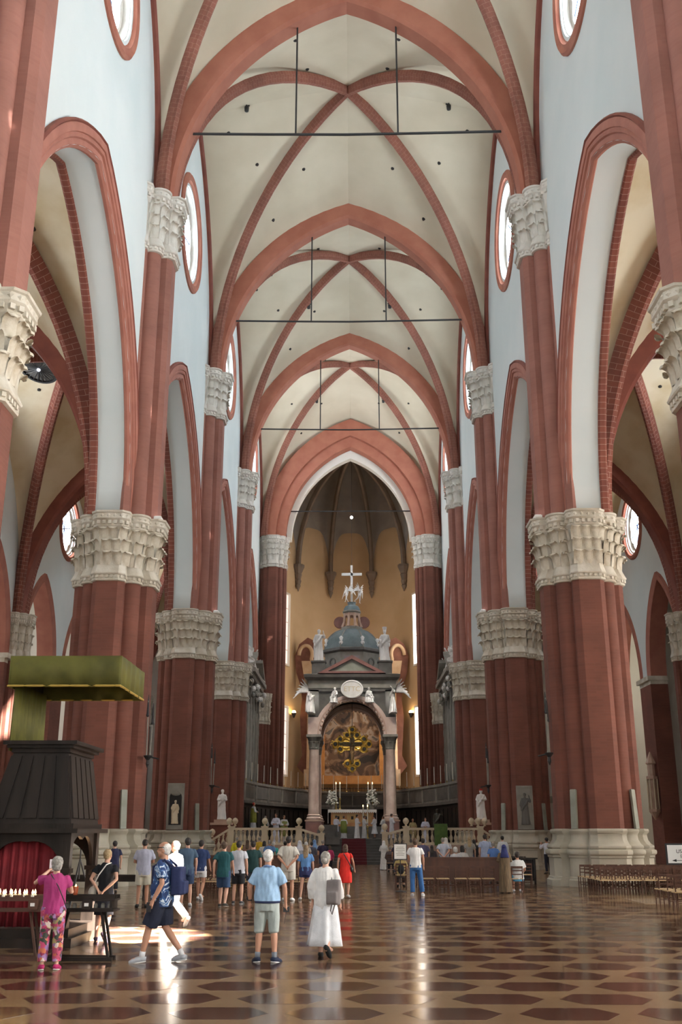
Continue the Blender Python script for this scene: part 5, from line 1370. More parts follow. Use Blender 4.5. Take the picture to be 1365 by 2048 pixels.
for k in range(2):
    R = Matrix.Rotation(pi * k, 4, 'Z'); M = R @ Matrix.Translation((0, -HB - .55, Z0)) @ xz(0)
    plate('pediment', [[(-3.1, 15.8), (3.1, 15.8), (0, 17.45)], [(-2.2, 15.98), (2.2, 15.98), (0, 17.1)][::-1]], .9, M, 'marble_red', t); plate('tympanum', [[(-2.3, 15.8), (2.3, 15.8), (0, 17.15)]], .5, M, 'stone_green', t)
octa = lambda r, z: [(r * cos(pi / 8 + pi / 4 * k), r * sin(pi / 8 + pi / 4 * k), z + Z0) for k in range(8)]
MB().loft([octa(2.75, 15.8), octa(2.75, 18.1)]).build('drum', 'stone_grey', t)
MB().loft([octa(2.8, 18.1), octa(3.0, 18.25), octa(3.0, 18.45), octa(2.85, 18.55)]).build('drum_cornice', 'stone_dark', t)
mat('marble_mauve', (0.26, 0.20, 0.22), (0.34, 0.27, 0.28), 3, .4)
for k in range(8):
    a = pi / 4 * k; R = Matrix.Rotation(a, 4, 'Z')
    if k % 2 == 0: MB().box(2.5, 2.60, -.7, .7, 16.9 + Z0, 17.7 + Z0, R).build('drum_panel', 'marble_mauve', t)
    else:
        o = MB().lathe([(.42, 0), (.42, .12), (.30, .12), (.30, .02)], 16, R @ Matrix.Translation((2.5, 0, 17.2 + Z0)) @ Matrix.Rotation(pi / 2, 4, 'Y'), False).build('drum_window', 'stone_dark', t)
dome_p = [(2.72, 18.5), (2.72, 18.7), (2.62, 19.1), (2.40, 19.55), (2.08, 19.95), (1.65, 20.3), (1.2, 20.52), (.95, 20.6)]
MB().loft([octa(r * 1.02, z) for r, z in dome_p]).build('dome', 'dome_blue', t, False, 25)
for k in range(8):
    a = pi / 8 + pi / 4 * k
    MB().tube([Vector((r * 1.03 * cos(a), r * 1.03 * sin(a), z + Z0)) for r, z in dome_p], .06, 6).build('dome_rib', 'stone_grey', t)
    MB().lathe([(.16, 0), (.10, .1), (.14, .3), (.22, .5), (.10, .65), (.2, .95), (.05, 1.1)], 8, Matrix.Translation((2.62 * cos(a), 2.62 * sin(a), 18.5 + Z0))).build('urn', 'marble_white', t, True)
MB().loft([octa(1.1, 20.58), octa(1.1, 20.78), octa(.98, 20.85)]).build('lantern_base', 'stone_grey', t)
for k in range(8):
    a = pi / 8 + pi / 4 * k
    MB().tube([(.98 * cos(a), .98 * sin(a), 20.8 + Z0), (.80 * cos(a), .80 * sin(a), 21.3 + Z0), (.72 * cos(a), .72 * sin(a), 22.2 + Z0)], [.16, .12, .11], 6).build('lantern_pier', 'stone_pink', t)
    M = Matrix.Rotation(pi / 4 * k, 4, 'Z') @ Matrix.Translation((.70, 0, Z0)) @ Matrix(((0, 0, 1, 0), (1, 0, 0, 0), (0, 1, 0, 0), (0, 0, 0, 1)))
    plate('lantern_arch', [[(-.3, 20.85), (.3, 20.85), (.3, 22.3), (-.3, 22.3)], [(-.17, 20.95), (.17, 20.95)] + [(.17 * cos(pi * j / 8), 21.75 + .2 * sin(pi * j / 8)) for j in range(9)]], .1, M, 'stone_pink', t)
MB().loft([octa(.82, 22.2), octa(.95, 22.3), octa(.95, 22.4), octa(.85, 22.45)]).build('lantern_cornice', 'stone_grey', t)
MB().loft([octa(.85, 22.45), octa(.82, 22.65), octa(.66, 22.9), octa(.45, 23.02), octa(.4, 23.02), octa(.4, 23.25), octa(.48, 23.3)]).build('lantern_dome', 'dome_blue', t, False, 25)
for s in (-1, 1): MB().lathe([(.55, -.06), (.6, 0), (.55, .06)], 20, Matrix.Translation((s * 1.15, .3, 21.4 + Z0)) @ Matrix.Rotation(pi / 2, 4, 'X')).build('side_disc', 'marble_red', t)
t2 = thing('canopy_cross', 'tall white cross held by two putti above the canopy lantern', 'cross', (XB, YF + HB, 23.3))
MB().box(-.11, .11, -.1, .1, 0, 3.75).build('upright', 'marble_white', t2); MB().box(-1.0, 1.0, -.1, .1, 2.72, 2.96).build('crossbar', 'marble_white', t2)
statue('white putto standing upright holding the cross over the lantern', (XB - .48, YF + HB - .15, 23.28), pi - .9, 1.55, SM_P, name='putto_statue'); 
statue('white putto leaning with one leg back against the cross over the lantern', (XB + .52, YF + HB - .15, 23.28), pi + 1.0, 1.55, SM_P, name='putto_statue', tilt=(-.35, 0, 0))
for s, lab, me in ((-1, 'white marble figure raising an arm on the canopy corner beside the blue dome', SM_C), (1, 'white marble crowned figure standing on the canopy corner beside the blue dome', SM_D)):
    st = statue(lab, (XB + s * 3.05, YF - .1, 17.0), pi, 3.0, me, name='canopy_statue')
    MB().box(-.62, .62, -.5, .5, -1.2, 0).box(-.7, .7, -.58, .58, -.12, 0).build('pedestal', 'stone_dark', st)
    if s > 0: MB().lathe([(.16, 2.9), (.2, 3.05), (.22, 3.2), (.1, 3.15)], 8).build('crown', 'marble_white', st)
for s in (-1, 1):
    statue('white winged angel bending over the corner of the canopy arch beside ' + ('the dark left organ case' if False else ('the arms-folded figure side' if s < 0 else 'the crowned figure side')), (XB + s * 3.72, YF - .75, 12.15), pi - s * .8, 2.7, SM_W, name='angel_statue', tilt=(.15, s * .22, 0))
    statue('white seated angel supporting the oval medallion, ' + ('under the raised-arm figure' if s < 0 else 'under the crowned figure'), (XB + s * 1.55, YF - .85, 13.1), pi + s * .7, 1.9, SM_S, name='seated_angel')
t = thing('oval_medallion', 'white oval medallion with carved monogram above the canopy arch', 'medallion', (XB, YF - 1.0, 14.35))
MB().lathe([(.99, -.05), (1.02, .06), (.9, .08), (.86, .03), (.02, .05)], 28, Matrix.Scale(.80, 4, (0, 0, 1)) @ Matrix.Rotation(pi / 2, 4, 'X')).build('oval', 'marble_white', t, False, 40)
text('ETTC', .62, (0, -.10, -.02), (pi / 2, 0, 0), 'stone_cream', t, 'monogram')

# ---------------------------------------------------------------- hanging gilded crucifix
t = thing('hanging_crucifix', 'large ornate gilded crucifix with round medallions hanging under the canopy', 'crucifix', (XB, 93.5, 9.35)); t.scale = (.88, .88, .88)
MB().box(-1.75, 1.75, -.04, .04, .22, .55).box(-.17, .17, -.05, .05, -1.9, 2.0).build('cross', mat('cross_olive', (.10, .075, .022), (.18, .13, .04), 3, .5), t)
def med(x, z, r=.27):
    o = MB().lathe([(r, -.07), (r * 1.15, -.02), (r * 1.05, .06), (r * .8, .07), (r * .72, .02)], 16, Matrix.Translation((x, -.06, z)) @ Matrix.Rotation(pi / 2, 4, 'X')).build('medallion', 'gold', t, True)
    MB().lathe([(r * .78, 0), (r * .5, .03), (.01, .035)], 14, Matrix.Translation((x, -.10, z)) @ Matrix.Rotation(pi / 2, 4, 'X')).build('medallion_field', 'bronze', o)
spots_m = [(0, 1.85), (-.52, 1.3), (.52, 1.3), (-1.75, .38), (1.75, .38), (-1.25, .88), (1.25, .88), (-1.25, -.12), (1.25, -.12), (0, -2.1), (-.5, -1.6), (.5, -1.6)]
for x, z in spots_m: med(x, z)
for x, z in spots_m: MB().lathe([(.38, -.02), (.40, 0), (.38, .02)], 14, Matrix.Translation((x * .96, .02, z * .97)) @ Matrix.Rotation(pi / 2, 4, 'X')).build('gilt_disc', 'gold', t)
for x in (-.62, .62):
    for z in (.80, -.05): MB().box(x - .36, x + .36, -.03, .03, z - .2, z + .2).build('gilt_field', 'gold', t)
random.seed(3)
for k in range(110):
    x, z = random.choice(spots_m); a = random.uniform(0, 2 * pi); r0 = .28; r1 = random.uniform(.38, .55)
    p0 = Vector((x + r0 * cos(a), -.03, z + r0 * sin(a))); p1 = Vector((x + r1 * cos(a + .35), -.05, z + r1 * sin(a + .35))); p2 = Vector((x + r1 * .95 * cos(a + .75), -.04, z + r1 * .95 * sin(a + .75)))
    MB().tube([p0, p1, p2], [.045, .05, .02], 5).build('gilt_scroll', 'gold', t)
for x0, x1 in ((-1.05, -.25), (.25, 1.05)):
    for z in (.72, .03):
        MB().tube([(x0, -.02, z), ((x0 + x1) / 2, -.05, z + (.18 if z > .3 else -.18)), (x1, -.02, z)], [.06, .10, .06], 6).build('gilt_scroll', 'gold', t)
cm_ = remesh(body_mb(get_pose('stand', LE=(-.47, .02, 1.46), RE=(.47, .02, 1.46), LW=(-.72, .0, 1.55), RW=(.72, 0, 1.55), LK=(-.06, .08, .5), RK=(.04, .08, .5), LA=(-.02, .02, .1), RA=(.03, .04, .12), bow=-.3, turn=.3), fr=.014), .02, 2, 'corpus')
o = setmat(link('corpus', cm_, None, t, (0, -.14, -1.55)), mat('corpus_tan', (.22, .13, .05), None, rough=.5)); o.rotation_euler = (0, 0, pi); o.scale = (1.22, 1.0, 1.22)
MB().tube([(0, 0, 2.1), (0, 0, 4.6)], .03, 6).build('suspension_rod', 'iron', t)
tag(MB().tube([(XB, 105.0, 26.8), (XB, 105.0, 43.2)], .02, 5).build('chandelier_cable', 'iron'), 'thin cable hanging from the apex of the apse vault', 'cable')
tag(MB().ball((XB, 103.0, 34.4), .16).build('rod_lamp', emitter('rod_lamp_glow', (1, .97, .9), 12)), 'small white lamp on the chancel tie rod', 'lamp')

# ---------------------------------------------------------------- choir stalls and gallery
path = [(-8.7, 80.9), (-8.2, 85.0), (-7.5, 89.0), (-6.6, 93.0), (-5.6, 97.0), (-4.35, 100.6), (-2.6, 103.6), (0, 104.8)]
path = path + [(-x, y) for x, y in reversed(path[:-1])]
path = [(x + .1, y) for x, y in path]
ts = thing('choir_stalls', 'curving row of near black choir stalls below the gallery', 'choir stalls', (0, 0, 1.2))
tg = thing('choir_gallery', 'curved grey panelled gallery parapet above the choir stalls', 'gallery', (0, 0, 4.2))
tapers = []
for (x0, y0), (x1, y1) in zip(path[:-1], path[1:]):
    d = Vector((x1 - x0, y1 - y0, 0)); l = d.length; a = atan2(d.y, d.x); M = Matrix.Translation((x0, y0, 0)) @ Matrix.Rotation(a, 4, 'Z')
    inward = -1
    MB().box(0, l, 0, .6, 0, 3.0, M).build('stall_back', 'wood_black', ts)
    for k in range(3):
        MB().box(l * (k + .12) / 3, l * (k + .88) / 3, -.08, 0, .9, 2.7, M).build('stall_panel', 'wood_dark', ts); MB().box(l * k / 3 - .05, l * k / 3 + .05, -.55, 0, 0, 1.2, M).build('stall_arm', 'wood_dark', ts)
        MB().box(l * (k + .1) / 3, l * (k + .9) / 3, -.5, 0, .38, .46, M).build('stall_seat', 'wood_dark', ts)
    MB().box(-.05, l + .05, -.35, .8, 0, .22, M).build('gallery_floor', 'stone_dark', tg); MB().box(-.05, l + .05, -.28, -.02, .22, 1.5, M).build('parapet', 'stone_grey', tg)
    MB().box(-.05, l + .05, -.42, .08, 1.5, 1.7, M).build('parapet_rail', 'stone_grey', tg); MB().box(-.16, .16, -.38, 0, .22, 1.5, M).build('parapet_post', 'stone_grey', tg)
    MB().box(l * .08, l * .92, -.34, -.28, .42, 1.3, M).build('parapet_panel', 'stone_dark', tg)
    for k in range(2): tapers.append(M @ Vector((l * (k + .5) / 2, -.15, 5.9)))
tm = MB().lathe([(.09, 0), (.04, .06), (.03, .2)], 8).mesh('holder'); tm.materials.append(MATS['brass']); tw = MB().lathe([(.035, .2), (.03, 1.55)], 8).mesh('taper'); tw.materials.append(MATS['wax'])
for q in tapers:
    o = thing('taper', 'slim white taper candle standing along the choir gallery rail', 'candle', q, 0, 'tapers on the choir gallery'); link('holder', tm, None, o); link('wax', tw, None, o)
t = thing('iron_railing', 'black iron railing running below the apse altarpiece', 'railing', (0, 108.5, 5.0))
for z in (.1, 1.35): MB().box(-6.2, 6.2, -.03, .03, z, z + .06).build('rail', 'iron', t)
for k in range(42): MB().box(-6.15 + k * .3 - .02, -6.15 + k * .3 + .02, -.02, .02, 0, 1.5).build('bar', 'iron', t)
MB().box(-6.4, 6.4, 0.1, .9, -3.8, .05).build('plinth_wall', 'stone_cream', t)

# ---------------------------------------------------------------- organ cases on both sides
for sx, lab in ((-1, 'dark carved organ case with sculpted crest beside the arms-folded statue pier'), (1, 'dark carved organ case with sculpted crest beside the red-capped statue pier')):
    t = thing('organ_case', lab, 'organ', (sx * 9.0, 89.5, 5.9), 0 if sx < 0 else pi)
    MB().box(-.35, .45, -6.2, 6.2, -1.7, 0).build('loft', 'stone_dark', t)
    MB().box(-.35, .2, -5.0, 5.0, 0, 9.0).build('case', 'wood_black', t)
    for y in (-4.9, -2.4, 0, 2.4, 4.9):
        MB().box(.1, .42, y - .25, y + .25, 0, 8.6).build('pilaster', 'stone_grey', t)
        for z in (1.6, 3.2, 4.8, 6.4): MB().ball((.42, y, z), (.06, .16, .4), 8, 5).build('carving', 'stone_grey', t)
    for k in range(26):
        y = -4.4 + k * .35
        if min(abs(y - q) for q in (-4.9, -2.4, 0, 2.4, 4.9)) < .32: continue
        h = 5.2 + 1.4 * abs(sin(k * .6)); MB().lathe([(.04, .6), (.12, 1.2), (.12, h)], 8, Matrix.Translation((.28, y, 0))).build('organ_pipe', 'stone_grey', t)
    MB().box(-.4, .75, -5.4, 5.4, 8.6, 9.0).box(-.4, 1.0, -5.6, 5.6, 9.0, 9.35).build('cornice', 'stone_grey', t)
    for s in (-1, 1):
        MB().loft([[(-.2, s * 5.6, 9.35), (.9, s * 5.6, 9.35), (.9, s * 5.6, 9.6), (-.2, s * 5.6, 9.6)], [(-.2, s * 2.2, 10.9), (.9, s * 2.2, 10.9), (.9, s * 2.2, 11.2), (-.2, s * 2.2, 11.2)]]).build('broken_pediment', 'stone_grey', t)
    for y, h, me in ((-4.9, 2.0, SM_S), (-3.2, 2.2, SM_W), (0, 2.6, SM_C), (3.2, 2.2, SM_W), (4.9, 2.0, SM_S)):
        o = setmat(link('crest_figure', me, None, t, (.35, y, 9.4 if abs(y) < 4 else 9.5)), MATS['marble_white']); o.scale = (h / 1.75,) * 3; o.rotation_euler = (.1, 0, -pi / 2)
    random.seed(11)
    for k in range(18): MB().ball((.55 + random.uniform(0, .3), random.uniform(-5.4, 5.4), random.uniform(7.3, 8.6)), (.2, .3, .25), 8, 5).build('carving', 'marble_white' if k % 3 == 0 else 'stone_grey', t)
# lower capitals beside the chancel arch
for sx in (-1, 1):
    t = thing('chancel_respond', 'low shaft with dark leafy capital beside the ' + ('warm wall sconce' if sx < 0 else 'bright slit windows'), 'pier', (sx * 8.75, 98.4, 0), 0 if sx < 0 else pi)
    for nm, me in (('base', ME['base']), ('shaft', ME['shaft']), ('capital', ME['cap'])):
        q = link(nm, me, None, t); q.scale = (.5, .5, 1)
        if nm == 'capital': stuff(link('leaf_rows', ME['leaves'], None, q))

# ---------------------------------------------------------------- altarpiece and painted stucco frame on the apse wall
printed('fresco', [(0.0, (.045, .035, .03)), (.38, (.10, .065, .045)), (.46, (.19, .115, .07)), (.52, (.30, .19, .115)), (.58, (.42, .33, .25)), (.66, (.16, .15, .14))], .55)
t = thing('altarpiece', 'large dim altarpiece painting in a gilded frame on the apse wall', 'painting', (.05, 116.6, 7.6))
MB().box(-3.5, 3.5, 0, .2, 0, 10.3).build('canvas', 'fresco', t)
plate('frame', [[(-4.0, -.4), (4.0, -.4), (4.0, 9.8)] + [(4.0 * cos(pi * j / 16), 9.8 + 1.1 * sin(pi * j / 16)) for j in range(17)] + [(-4.0, 9.8)], [(-3.1, .5), (3.1, .5), (3.1, 9.3), (-3.1, 9.3)][::-1]], .4, xz(-.1), mat('gilt_orange', (.50, .22, .06), (.62, .30, .09), 1.5, .45), t)
t = thing('stucco_frame', 'baroque stucco frame with scrolls and russet draperies around the altarpiece', 'frame', (.05, 117.4, 7.6))
mat('russet', (.13, .05, .032), (.20, .085, .055), 1.2, .8, .3, 4); mat('stucco_tan', (.46, .32, .19), (.54, .40, .26), 1.2, .8)
for s in (-1, 1):
    plate('drapery', [[(s * x, z) for x, z in ((4.2, 15.9), (5.2, 16.4), (6.2, 15.6), (6.7, 14.2), (6.5, 12.2), (6.0, 10.8), (5.8, 9.2), (6.0, 7.2), (5.9, 5.2), (5.7, 2.8), (6.3, 1.6), (5.0, 0.2), (5.0, 3.4), (4.8, 5.6), (5.1, 7.6), (4.9, 9.6), (4.6, 11.2), (4.0, 12.0))]], .25, xz(.0), 'russet', t)
    sc = [(s * (5.35 + .85 * cos(a) * (1 - .06 * a)), 14.3 + 1.25 * sin(a) * (1 - .06 * a)) for a in [pi * 1.15 - j * .28 for j in range(14)]]
    MB().tube([(x, -.2, z) for x, z in [(s * 4.3, 11.6), (s * 4.6, 13.2)][::-1] + sc], .22, 8).build('scroll', 'stucco_tan', t, True)
    MB().lathe([(.5, 1.2), (.46, 1.4), (.42, 6), (.38, 10.2), (.55, 10.5), (.55, 10.9)], 14, Matrix.Translation((s * 4.75, -.5, 0))).build('column', 'stucco_tan', t, True)
    MB().box(s * 4.75 - .7, s * 4.75 + .7, -1.1, 0, -.6, 1.2).build('column_base', 'stucco_tan', t); MB().box(s * 4.75 - .75, s * 4.75 + .75, -1.1, 0, 10.9, 11.7).build('column_block', 'stucco_tan', t)
    MB().loft([[(s * 4.0, -.3, 11.7), (s * 5.6, -.3, 11.7), (s * 5.6, .1, 11.7), (s * 4.0, .1, 11.7)], [(s * 4.9, -.3, 13.6), (s * 5.9, -.3, 13.6), (s * 5.9, .1, 13.6), (s * 4.9, .1, 13.6)]]).build('pediment_wing', 'stucco_tan', t)
for s, lab in ((-1, 'warm glowing wall sconce on the apse wall beside the russet drapery'), (1, 'warm glowing wall sconce beside the bright slit windows')):
    t = thing('wall_sconce', lab, 'lamp', (s * 6.75 + .1, 116.9, 14.6))
    MB().lathe([(.08, 0), (.28, .5), (.3, .55), (.05, .5)], 12).build('shade', 'iron', t); MB().ball((0, -.05, .62), .22).build('bulb', 'bulb_warm', t); MB().box(-.04, .04, 0, .6, .1, .2).build('arm', 'iron', t)
t = statue('dark bronze figure group standing on the presbytery behind the green-draped lectern', (6.9, 83.6, 1.2), pi, 2.2, SM_C, 'bronze')
MB().box(-.4, .4, -.4, .4, 0, .4).build('pedestal', 'stone_dark', t); t.children[0].location.z = .4
t = thing('grey_tomb_chest', 'dark carved stone armchair beside the altar stair', 'chair', (-1.35, 73.2, 1.2), .3)
MB().box(-.5, .5, -.4, .4, 0, .5).build('seat', 'stone_dark', t); MB().box(-.55, .55, .3, .45, 0, 1.3).build('backrest', 'stone_dark', t)
for s in (-1, 1): MB().box(s * .5 - .08, s * .5 + .08, -.4, .4, .5, .85).build('armrest', 'stone_dark', t)
t.name = 'stone_armchair'

# ---------------------------------------------------------------- far aisle furnishings
t = thing('standing_cross', 'tall grey wooden cross standing in the aisle beyond the massive pier', 'cross', (13.1, 64.0, 0))
MB().box(-.22, .22, -.08, .08, 0, 5.6).build('upright', 'stone_green', t); MB().box(-1.0, 1.0, -.08, .08, 3.7, 4.1).build('crossbar', 'stone_green', t)
t = thing('chapel_painting', 'large dark chapel painting under a gilded beam', 'painting', (29.5, 75.2, 4.0))
MB().box(0, .3, -3.6, 3.6, 0, 7.6).build('canvas', printed('dark_oil', [(0, (.02, .025, .022)), (.45, (.05, .06, .055)), (.55, (.10, .11, .10)), (.62, (.25, .22, .18))], .6), t); MB().box(-.15, .35, -3.8, 3.8, 7.6, 8.1).build('gilded_beam', 'gold_trim', t)
t = thing('wall_lantern', 'tall carved stone lantern tabernacle on the chapel jamb', 'lantern', (20.4, 65.9 + 4.2, 3.3)); t.scale = (.85, .85, .85)
MB().lathe([(.05, -.6), (.3, -.2), (.45, 0), (.45, .2), (.32, .25), (.32, 2.4), (.45, 2.5), (.45, 2.7), (.3, 2.75), (.3, 3.6), (.42, 3.7), (.05, 4.6)], 8).build('body', 'stone_pink', t)
for k in range(8): a = 2 * pi * k / 8; MB().tube([(.42 * cos(a), .42 * sin(a), .2), (.42 * cos(a), .42 * sin(a), 2.5)], .05, 6).build('colonnette', 'stone_cream', t)
# ---------------------------------------------------------------- people
def carry(p, name, label, cat, at):
    """a thing carried by person p: an Empty placed at the local point `at`, turned and scaled like the person"""
    k = p.scale[0]; R = Matrix.Rotation(p.rotation_euler.z, 4, 'Z')
    o = thing(name, label, cat, Vector(p.location) + R @ (Vector(at) * k), p.rotation_euler.z); o.scale = (k, k, k)
    return o
FLORAL = blotched('floral_trousers', [(.30, .03, .08), (.42, .06, .12), (.16, .02, .06), (.52, .14, .07), (.62, .50, .44), (.24, .13, .30), (.05, .06, .045), (.42, .33, .14), (.34, .18, .36), (.55, .07, .16)], 15)
HAWAII = printed('blue_leaf_print', [(0.0, (.012, .035, .12)), (.50, (.03, .10, .26)), (.56, (.62, .68, .74)), (.61, (.04, .12, .30)), (.68, (.5, .58, .66)), (.72, (.015, .04, .14))], 7)
ROBE_L = [(.03, .26, .22, 0), (.3, .235, .19, 0), (.7, .20, .16, 0), (1.0, .17, .13, 0), (1.2, .185, .13, 0), (1.38, .18, .115, 0), (1.46, .11, .08, 0)]

# woman in pink photographing
p = person('woman in magenta top and flowered trousers holding up a phone by the candles', (-4.36, 16.3, 0), .18, 1.61, 'photo_left', dict(c=(.40, .035, .17), sleeve=.55, hem=.86, off=.022, fold=.010), dict(c=FLORAL, leg=1.9, off=.018), ('grey', 'curly'), (.42, .02, .12), 'fair', True, .03, .0105, sole=(.75, .72, .70))
b = carry(p, 'smartphone', 'white phone held up by the woman in magenta', 'phone', (-.12, .40, 1.60)); MB().box(-.045, .045, -.006, .006, -.10, .09).build('case', 'paper', b); MB().box(-.038, .038, -.009, -.006, -.085, .08).build('screen', emitter('phone_screen', (.75, .6, .6), .8), b)
b = carry(p, 'shoulder_strap', 'thin dark bag strap across the back of the magenta top', 'bag strap', (0, 0, 0)); MB().tube([(-.08, -.10, 1.47), (.06, -.155, 1.28), (.17, -.155, 1.06), (.215, -.08, .93)], .009, 6).build('strap', 'iron', b)
# woman in black
p = person('fair-haired woman in black top with hands clasped behind her back', (-4.55, 20.4, 0), -.15, 1.66, 'behind', dict(c=(.008, .009, .013), sleeve=.5, hem=.9, off=.014), dict(kind='skirt', c=(.012, .012, .02), rows=[(.50, .20, .16, 0), (.7, .20, .15, 0), (.9, .185, .135, 0), (1.0, .16, .12, 0)], folds=6, amp=.05), ('blond', 'short'), (.10, .06, .09), 'fair', True, 0, .0105, poseov=dict(RK=(.10, .03, .50), RA=(.10, -.16, .16)))
b = carry(p, 'handbag', 'pale bag hung on a white strap across the black top', 'bag', (-.24, -.05, .92)); MB().ball((0, 0, -.02), (.09, .13, .14)).build('bag_body', mat('bag_cream', (.5, .45, .38), None), b, True); MB().tube([(0, -.02, .10), (.14, -.10, .33), (.29, -.10, .53), (.33, .05, .56)], .012, 6).build('strap', 'paper', b)
# man in blue printed shirt walking left
p = person('grey-haired man in blue leaf-print shirt and navy shorts walking past the candles', (-2.86, 17.2, 0), pi / 2 - .15, 1.82, 'stride', dict(c=HAWAII, sleeve=.75, hem=.80, off=.026, fold=.012), dict(c=(.010, .014, .035), leg=.95, off=.024, flare=1.12), ('white', 'thin'), (.42, .44, .48), 'tan', False, .05, .0105, sole=(.7, .7, .7), socks=(.7, .7, .72), poseov=dict(LE=(-.25, -.06, 1.14), LW=(-.25, .07, .90), turn=.1))
g = MB(); g.tube([(-.06, .105, 1.66), (0, .125, 1.655), (.06, .105, 1.66)], .012, 6); g.tube([(.06, .105, 1.66), (.08, 0, 1.665)], .006, 5); g.tube([(-.06, .105, 1.66), (-.08, 0, 1.665)], .006, 5); g.build('glasses', 'iron', p)
b = carry(p, 'backpack', 'navy backpack worn over the blue leaf-print shirt', 'backpack', (0, -.20, 1.02))
link('pack', remesh(MB().box(-.14, .14, -.12, .05, -.06, .36).box(-.11, .11, -.18, -.10, -.04, .16), .018, 12, 'pack', .006, 1), cloth((.02, .03, .10)), b)
for s in (-1, 1): MB().tube([(s * .11, .03, .36), (s * .12, .16, .46), (s * .13, .335, .36), (s * .14, .33, .12), (s * .15, .14, .02)], .020, 6).build('strap', cloth((.015, .02, .07)), b)
b = carry(p, 'smartphone', 'phone in the hand of the man in blue leaf-print shirt', 'phone', (-.26, .13, .80)); MB().box(-.006, .006, -.035, .035, -.07, .07).build('case', 'iron', b)
# man in the sunbeam
p = person('man in white shirt and pale trousers standing in the sunbeam', (-3.72, 23.3, 0), pi / 2 - .5, 1.80, 'walk', dict(c=(.80, .79, .77), sleeve=.8, hem=.82, off=.022), dict(c=(.74, .72, .68), leg=1.95, off=.014), ('white', 'thin'), (.7, .68, .66), 'fair', False, .03, .012)
# man in light blue shirt
p = person('white-haired man in light blue shirt and pale denim shorts standing on the open floor', (-1.18, 17.25, 0), -.05, 1.70, 'stand', dict(c=(.36, .55, .78), sleeve=.8, hem=.94, off=.028, fold=.012), dict(c=(.40, .45, .43), leg=1.12, off=.022, top=1.08), ('white', 'short'), (.012, .02, .05), 'tan', False, .045, .0105, sole=(.72, .72, .72), socks=(.20, .22, .26), poseov=dict(LK=(-.12, .015, .50), RK=(.12, .015, .50), LA=(-.14, -.03, .085), RA=(.14, -.03, .085), LF=(-.5, .85, -.1), RF=(.5, .85, -.1), LE=(-.29, -.02, 1.15), RE=(.29, -.02, 1.15), LW=(-.30, .06, .91), RW=(.30, .06, .91)))
MB().loft(ell_rings([(.905, .214, .168, 0, .010), (.94, .214, .170, 0, .012)], 28)).build('belt', cloth((.02, .03, .09)), p, True)
MB().tube([(-.06, -.07, 1.475), (0, -.10, 1.49), (.06, -.07, 1.475), (.07, .0, 1.47)], .018, 8).build('collar', cloth((.16, .26, .48)), p)
MB().lathe([(.034, -.012), (.037, 0), (.034, .012)], 12, Matrix.Translation((-.297, .05, .945))).build('wrist_band', 'iron', p)
b = carry(p, 'camera', 'small black camera dangling from the hand of the man in light blue', 'camera', (.31, .10, .80)); MB().box(-.05, .05, -.03, .03, -.04, .04).build('camera_body', 'iron', b); MB().tube([(0, -.02, -.04), (-.02, -.04, -.16), (-.03, -.03, -.22)], .005, 5).build('wrist_strap', 'iron', b); MB().lathe([(.025, 0), (.028, .03)], 12, Matrix.Translation((0, .03, 0)) @ Matrix.Rotation(-pi / 2, 4, 'X')).build('lens', 'iron', b)
# woman in white
p = person('grey-haired woman in loose white tunic and wide white skirt stepping forward', (-.26, 17.9, 0), -.25, 1.66, 'step', dict(c=(.80, .78, .76), sleeve=1.75, hem=.78, off=.040, fold=.012), dict(kind='skirt', c=(.80, .81, .84), rows=[(.20, .315, .26, -.03), (.32, .30, .25, -.02), (.55, .265, .22, -.01), (.8, .225, .175, 0), (.98, .175, .135, 0)], folds=6, amp=.13), ('grey', 'bun'), (.012, .012, .012), 'fair', True, .03, .0105)
b = carry(p, 'backpack', 'taupe backpack slung on the shoulder of the woman in white', 'backpack', (.20, -.16, 1.08))
link('pack', remesh(MB().box(-.12, .12, -.09, .06, -.21, .20).box(-.09, .09, -.15, -.08, -.19, .0), .016, 12, 'pack', .008, 2), cloth((.22, .19, .185)), b)
MB().tube([(-.06, .05, .18), (-.08, .10, .33), (-.06, .20, .37), (.0, .24, .22), (.02, .2, -.1)], .018, 6).build('strap', cloth((.2, .175, .17)), b); MB().tube([(.0, -.1, -.15), (-.02, -.14, -.3), (.0, -.12, -.36), (.04, -.08, -.2)], .012, 6).build('loose_strap', cloth((.16, .14, .14)), b)
# woman in red
p = person('dark-haired woman in bright red dress with black shoulder strap', (-.05, 33.5, 0), -.1, 1.62, 'walk', dict(c=(.80, .028, .018), rows=[(.50, .215, .165, 0), (.7, .215, .165, 0), (.9, .20, .15, 0), (1.1, .175, .13, 0), (1.3, .175, .12, 0), (1.44, .12, .085, 0)], folds=6, amp=.04, sleeve=.45), None, ('brown', 'bob'), (.5, .48, .46), 'tan', True, 0, .014, poseov=dict(RE=(.27, -.03, 1.16), RW=(.30, .08, .93), RA=(.10, -.14, .13)))
b = carry(p, 'shoulder_bag', 'black strap and bag worn over the red dress', 'bag', (.22, -.04, .98)); MB().ball((0, .05, -.05), (.06, .12, .10)).build('bag_body', 'iron', b, True); MB().tube([(0, -.05, 0), (-.10, -.11, .20), (-.25, -.09, .44), (-.28, .0, .48)], .016, 6).build('strap', 'iron', b)
# man in white tee and jeans
person('man in white tee and blue jeans standing beside the notice board', (2.25, 34.85, 0), -.05, 1.78, 'stand', dict(c=(.84, .84, .84), sleeve=.6, hem=.86, off=.024), dict(c=(.035, .13, .34), leg=1.92, off=.014), ('brown', 'short'), (.62, .62, .64), 'tan', False, 0, .014, sole=(.8, .8, .8), poseov=dict(LE=(-.24, .08, 1.16), LW=(-.12, .20, 1.0), LK=(-.11, .02, .5), RA=(.20, -.02, .085), RK=(.15, .02, .5)))
